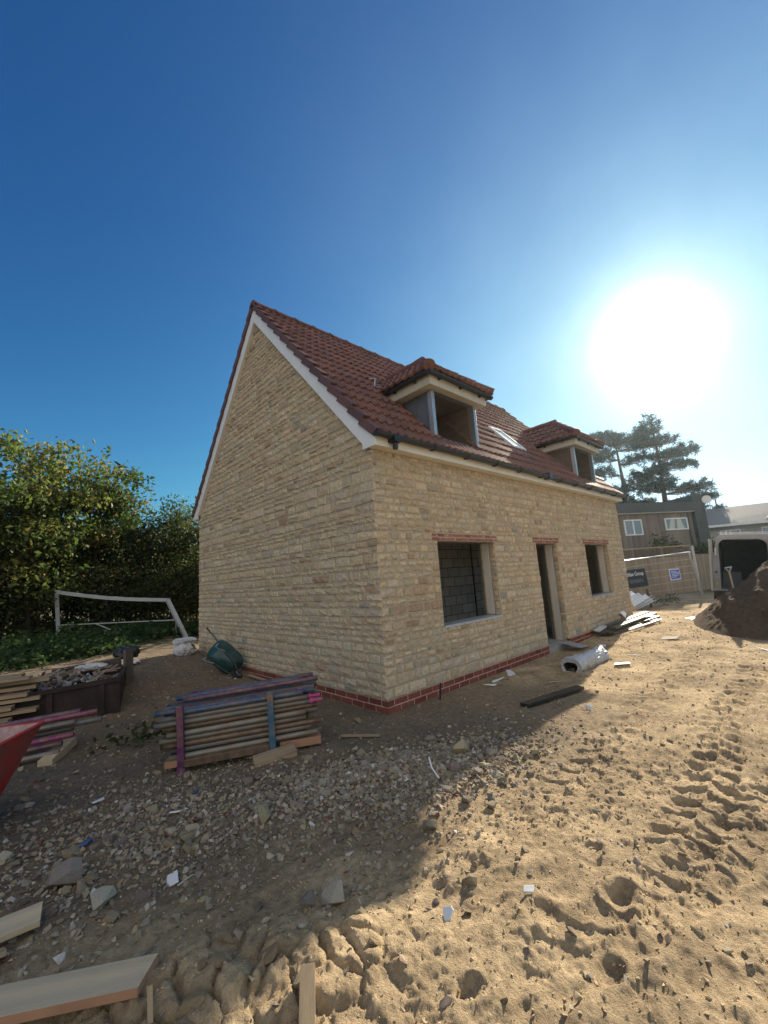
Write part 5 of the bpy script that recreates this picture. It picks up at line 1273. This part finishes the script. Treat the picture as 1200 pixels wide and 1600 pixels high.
mb = MB(); mb.box((w_*.06,-h_*.15,.0085), (w_*.55,h_*.2,.004)); mb.build('faded_print', M['bannergrey'], t)
t, w_, h_ = sign_on_fence('blue_sign', .66, .79, .47, .70, M['letter'], 'small blue sign with white border and white lines tied to the site fence')
mb = MB(); mb.box((0,0,.008), (w_*.88,h_*.84,.005)); mb.build('blue_field', M['signblue'], t)
mb = MB()
for k, (a_, b_) in enumerate([(-.36,.2),(-.36,.36),(-.3,.36),(-.36,.3),(-.36,.1)]): mb.box(((a_+b_)/2*w_, h_*(.28-.13*k), .012), ((b_-a_)*w_, h_*.045, .004))
mb.build('text_lines', M['letter'], t)
# corrugated sheets stacked behind it
CA, CB, CD = (11.65,.80,-.03), (13.0,.66,.12), (12.0,1.35,.16)
for k in range(3):
    mb = MB(); n = 41; V = []
    for yy_ in (0, 1.15):
        for i in range(n): V.append((yy_*1.7, i/(n-1)*1.1,.03*math.cos(i*2*PI/8)))
    mb.add(V, [(i, i+1, n+i+1, n+i) for i in range(n-1)]); mb.add([(a_, b_, c_-.006) for a_, b_, c_ in V], [(i, n+i, n+i+1, i+1) for i in range(n-1)])
    o = mb.build('corrugated_sheet', M['whiteplas'], smooth=True)
    cA = P3(*CA); cu_ = (P3(*CB)-cA).normalized(); cv_ = P3(*CD)-cA; cv_ = (cv_ - cu_*cv_.dot(cu_)).normalized(); mt = Matrix((cu_, cv_, cu_.cross(cv_))).transposed().to_4x4(); mt.translation = cA + P3(.05*k,.03*k,.05*k); o.matrix_world = mt @ Matrix.Rotation(R(1.5*k), 4, 'Z')
    tag(o, ['bottom white corrugated sheet behind the site fence','middle white corrugated sheet behind the site fence','top white corrugated sheet of the stack behind the site fence'][k], 'sheet', 'white corrugated sheets')
plank('timber_stake', (11.55,.72,-.05), (11.2,.95,1.05), .05, .05, M['woodgrey'], 'leaning pale stake at the end corner of the house', cat='stake')
plank('timber_stake', (14.1,.95,-.1), (14.05,1.0,.55), .06, .06, M['plyd'], 'dark upright stake holding the corrugated sheets', cat='stake')
plank('timber_stake', (14.9,2.6,.0), (13.2,2.9,.75), .05, .05, M['woodgrey'], 'loose lath leaning behind the site fence', cat='stake')

# ------------------------------------------------------------------ close board garden fence
gf = thing('garden_fence', 'brown close board garden fence with lattice along its top', 'fence', (0,0,0))
ga, gb_ = P3(15.8,4.4,-.25), P3(22.6,1.05,-.2)
d = (gb_-ga); l = d.length; d.normalize(); nn_ = P3(-d.y, d.x, 0); fq = np.random.default_rng(61)
mb = MB(); nb = int(l/.115)
for i in range(nb):
    p = ga + d*(i+.5)*l/nb; z1 = ga.z + 1.95
    mb.beam(P3(p.x,p.y,ga.z), P3(p.x,p.y,z1), .118, .02, up=tuple(nn_), col=jit((.27,.2,.135), .2, fq))
mb.build('board_panel', M['fencewood'], gf)
mb = MB()
for (z0_, z1_) in ((1.95,2.0),(2.40,2.46)): mb.beam(P3(ga.x,ga.y,ga.z+z0_+.02), P3(gb_.x,gb_.y,gb_.z+z0_+.02), .07, z1_-z0_)
mb.build('fence_rail', M['wood'], gf)
mb = MB(); k = 0
while k < l:
    for s_ in (1, -1):
        a_ = ga + d*k; e_ = ga + d*(k + s_*.42)
        mb.beam(P3(a_.x,a_.y,ga.z+1.98), P3(e_.x,e_.y,ga.z+2.40), .012, .03, up=tuple(nn_), col=(.2,.15,.11))
    k += .115
mb.build('lattice_strip', M['fencewood'], gf)
for i in range(5):
    p = ga + d*l*i/4; mb = MB(); mb.beam(P3(p.x,p.y,ga.z-.1)+nn_*.08, P3(p.x,p.y,ga.z+2.42)+nn_*.08, .1, .1, up=tuple(nn_)); mb.build('fence_post', M['fencewood'], gf)
gf2 = thing('garden_fence', 'short return of brown garden fence running away beside the van', 'fence', (0,0,0))
gc = P3(27.5,.4,-.2); d2 = (gc-gb_); l2 = d2.length; d2.normalize(); n2_ = P3(-d2.y,d2.x,0)
mb = MB(); nb = int(l2/.115)
for i in range(nb):
    p = gb_ + d2*(i+.5)*l2/nb; mb.beam(P3(p.x,p.y,-.2), P3(p.x,p.y,1.75), .118, .02, up=tuple(n2_), col=jit((.25,.185,.125), .2, fq))
mb.build('board_panel', M['fencewood'], gf2)
mb = MB(); p = gb_; mb.beam(P3(p.x,p.y-.08,-.3), P3(p.x,p.y-.08,2.2), .1, .1, up=(1,0,0)); mb.build('fence_post', M['fencewood'], gf2)

# ------------------------------------------------------------------ timber clad house beyond the fence
cb_ = thing('timber_clad_house', 'timber clad house with dark flat roof edge and dark end tower', 'house', (0,0,0))
ca_, ce_ = P3(20.5,5.65,0), P3(27.1,1.55,0); d = ce_-ca_; l = d.length; d.normalize(); n3 = P3(d.y,-d.x,0)   # n3 faces the site
mb = MB(); nb = int(l/.16)
for i in range(nb):
    p = ca_ + d*(i+.5)*l/nb + n3*fq.uniform(0,.012); mb.beam(P3(p.x,p.y,0), P3(p.x,p.y,4.32), .155, .04, up=tuple(n3), col=jit((.185,.155,.13), .2, fq))
mb.build('clad_wall', M['cladding'], cb_)
def wq(s, z_, o_): 
    p = ca_ + d*s + n3*o_; return P3(p.x, p.y, z_)
def wbox(mbx, s0, s1, z0, z1, o0, o1):
    V = [tuple(wq(s, z_, o_)) for o_ in (o0, o1) for s, z_ in ((s0,z0),(s1,z0),(s1,z1),(s0,z1))]
    mbx.add(V, [(3,2,1,0),(4,5,6,7),(0,1,5,4),(1,2,6,5),(2,3,7,6),(3,0,4,7)])
mb = MB(); wbox(mb, 0, l, 0, 4.5, -6, -.04); mb.build('inner_shell', M['darkclad'], cb_)
mb = MB(); wbox(mb, -.6, l+.05, 4.36, 4.95, -6.2, .25); mb.build('roof', M['darkclad'], cb_)
mb = MB(); wbox(mb, -.6, l+.05, 4.33, 4.357, .0, .23); mb.build('eaves_trim', M['frame'], cb_)
for (s0, s1, z0, z1, k, mt_) in ((2.95,4.15,3.08,4.0,2,'pane'),(5.75,7.35,3.28,4.0,1,'panelit')):
    mb = MB(); fw = .07
    wbox(mb, s0, s1, z0, z0+fw, .03, .09); wbox(mb, s0, s1, z1-fw, z1, .03, .09); wbox(mb, s0, s0+fw, z0+fw, z1-fw, .03, .09); wbox(mb, s1-fw, s1, z0+fw, z1-fw, .03, .09)
    if k == 2: wbox(mb, (s0+s1)/2-.04, (s0+s1)/2+.04, z0+fw, z1-fw, .03, .09)
    wd = mb.build('window', M['frame'], cb_)
    mb = MB(); wbox(mb, s0+fw, s1-fw, z0+fw, z1-fw, .035, .05); mb.build('pane', M[mt_], wd)
    if k == 1:   # tied back curtains
        mb = MB()
        for (a0, a1, b0, b1) in ((.0,.25,.0,.12),(.45,.55,.38,.52),(.75,1,.86,1)):
            W__ = s1-s0-2*fw; H__ = z1-z0-2*fw
            V = [tuple(wq(s0+fw+W__*u_, z0+fw+H__*v_, .054)) for u_, v_ in ((a0,1),(a1,1),(b1,0),(b0,0))]; mb.add(V, [(0,1,2,3)])
        mb.build('curtain', M['pane'], wd)
mb = MB(); mb.tube([wq(l-.35,4.3,.08), wq(l-.35,2.2,.08)], .045, 8); mb.tube([wq(4.85,2.9,.06), wq(4.85,1.0,.06)], .035, 8); mb.build('downpipe', M['black'], cb_)
mb = MB(); wbox(mb, l+.05, l+.85, 0, 5.2, -2.5, .22); wbox(mb, l+.0, l+.9, 5.2, 5.3, -2.6, .3); mb.build('end_tower', M['darkclad'], cb_)
mb = MB(); c_ = wq(l+.95, 5.0, .3); mb.tube([c_, c_+P3(-.12,-.05,0)], [.24,.24], 16); mb.tube([c_, c_+P3(.3,.1,-.1)], .02, 6); mb.build('satellite_dish', M['frame'], cb_)
tree('ivy_bush', 26.9, .75, 2.9, .75, 40, 3200, .16, PM, 'dark green bush growing at the foot of the dark end tower', 81, z0=.1, stems=2, crad=.25, cat='bush')
tree('ivy_bush', 23.3, 2.4, 2.95, .8, 30, 2200, .14, PM, 'green creeper spilling over the garden fence end', 82, z0=.4, stems=2, crad=.28, cat='bush')

# ------------------------------------------------------------------ bungalow far right
bg_ = thing('grey_roofed_bungalow', 'low bungalow with pale grey tiled roof at the far right', 'house', (0,0,0))
a0, a1 = P3(42.6,4.6,0), P3(47.5,-9.5,0); d = (a1-a0); l = d.length; d.normalize(); n4 = P3(d.y,-d.x,0)
if n4.dot(P3(-1,0,0)) < 0: n4 = -n4
def bq(s, z_, o_): p = a0 + d*s + n4*o_; return (p.x, p.y, z_)
mb = MB(); V = [bq(s, z_, o_) for o_ in (0,-9) for s, z_ in ((0,-.5),(l,-.5),(l,4.3),(0,4.3))]; mb.add(V, [(0,1,2,3),(7,6,5,4),(1,5,6,2),(4,0,3,7)]); mb.build('wall', M['render'], bg_, recalc=True)
mb = MB(); V = [bq(-.4,4.25,.6), bq(l+.4,4.25,.6), bq(l+.4,6.3,-4.5), bq(-.4,6.2,-4.5), bq(l+.4,4.25,-9.5), bq(-.4,4.25,-9.5)]; mb.add(V, [(0,1,2,3),(3,2,4,5)]); mb.build('roof', M['slate'], bg_)
mb = MB(); p0, p1 = Vector(bq(-.4,4.2,.62)), Vector(bq(l+.4,4.2,.62)); mb.beam(p0, p1, .03, .2); mb.build('fascia', M['frame'], bg_)
mb = MB(); V = [bq(3.6,4.27,.62), bq(8.6,4.27,.62), bq(6.1,7.2,-4.4), bq(6.1,7.2,.4)]; mb.add([bq(5.2,4.3,.2), bq(13.5,4.3,.2), bq(9.4,7.6,-1.5), bq(9.4,7.6,-8), bq(5.2,4.3,-8), bq(13.5,4.3,-8)], [(0,1,2),(0,2,3,4),(2,1,5,3)]); mb.build('cross_roof', M['slate'], bg_)
for s0, s1 in ((.7,1.2),(2.2,3.6),(5.0,6.6),(8,9.5)):
    mb = MB()
    def bbx(s0_, s1_, z0_, z1_, o0_, o1_):
        V = [bq(s, z_, o_) for o_ in (o0_, o1_) for s, z_ in ((s0_,z0_),(s1_,z0_),(s1_,z1_),(s0_,z1_))]; mb.add(V, [(3,2,1,0),(4,5,6,7),(0,1,5,4),(1,2,6,5),(2,3,7,6),(3,0,4,7)])
    bbx(s0, s1, 2.7, 3.8, .0, .06); wd = mb.build('window', M['frame'], bg_, recalc=True)
    mb = MB(); m_ = (s0+s1)/2
    bbx(s0+.08, m_-.04, 2.78, 3.72, .062, .07); bbx(m_+.04, s1-.08, 2.78, 3.72, .062, .07); mb.build('pane', M['pane'], wd)
mb = MB(); p = Vector(bq(6.3,7.0,-4.4)); p = Vector(bq(3.2,6.2,-4.4)); mb.tube([p, p+P3(0,0,.9)], .06, 6); mb.build('vent_pipe', M['black'], bg_)

# ------------------------------------------------------------------ sunlit haze
mb = MB(); mb.bb((-950,-950,-2.5), (950,950,22.5)); hz = mb.build('haze', []); tag(hz, 'thin sunlit haze in the air', 'haze', kind='stuff')
hm = bpy.data.materials.new('haze_air'); hm.use_nodes = True; hn = hm.node_tree.nodes; hn.remove(hn['Principled BSDF'])
pv = hn.new('ShaderNodeVolumePrincipled'); pv.inputs['Color'].default_value = (.72,.9,1,1); pv.inputs['Density'].default_value = .0003; pv.inputs['Anisotropy'].default_value = .70
hm.node_tree.links.new(pv.outputs[0], hn['Material Output'].inputs['Volume']); hz.data.materials.append(hm)
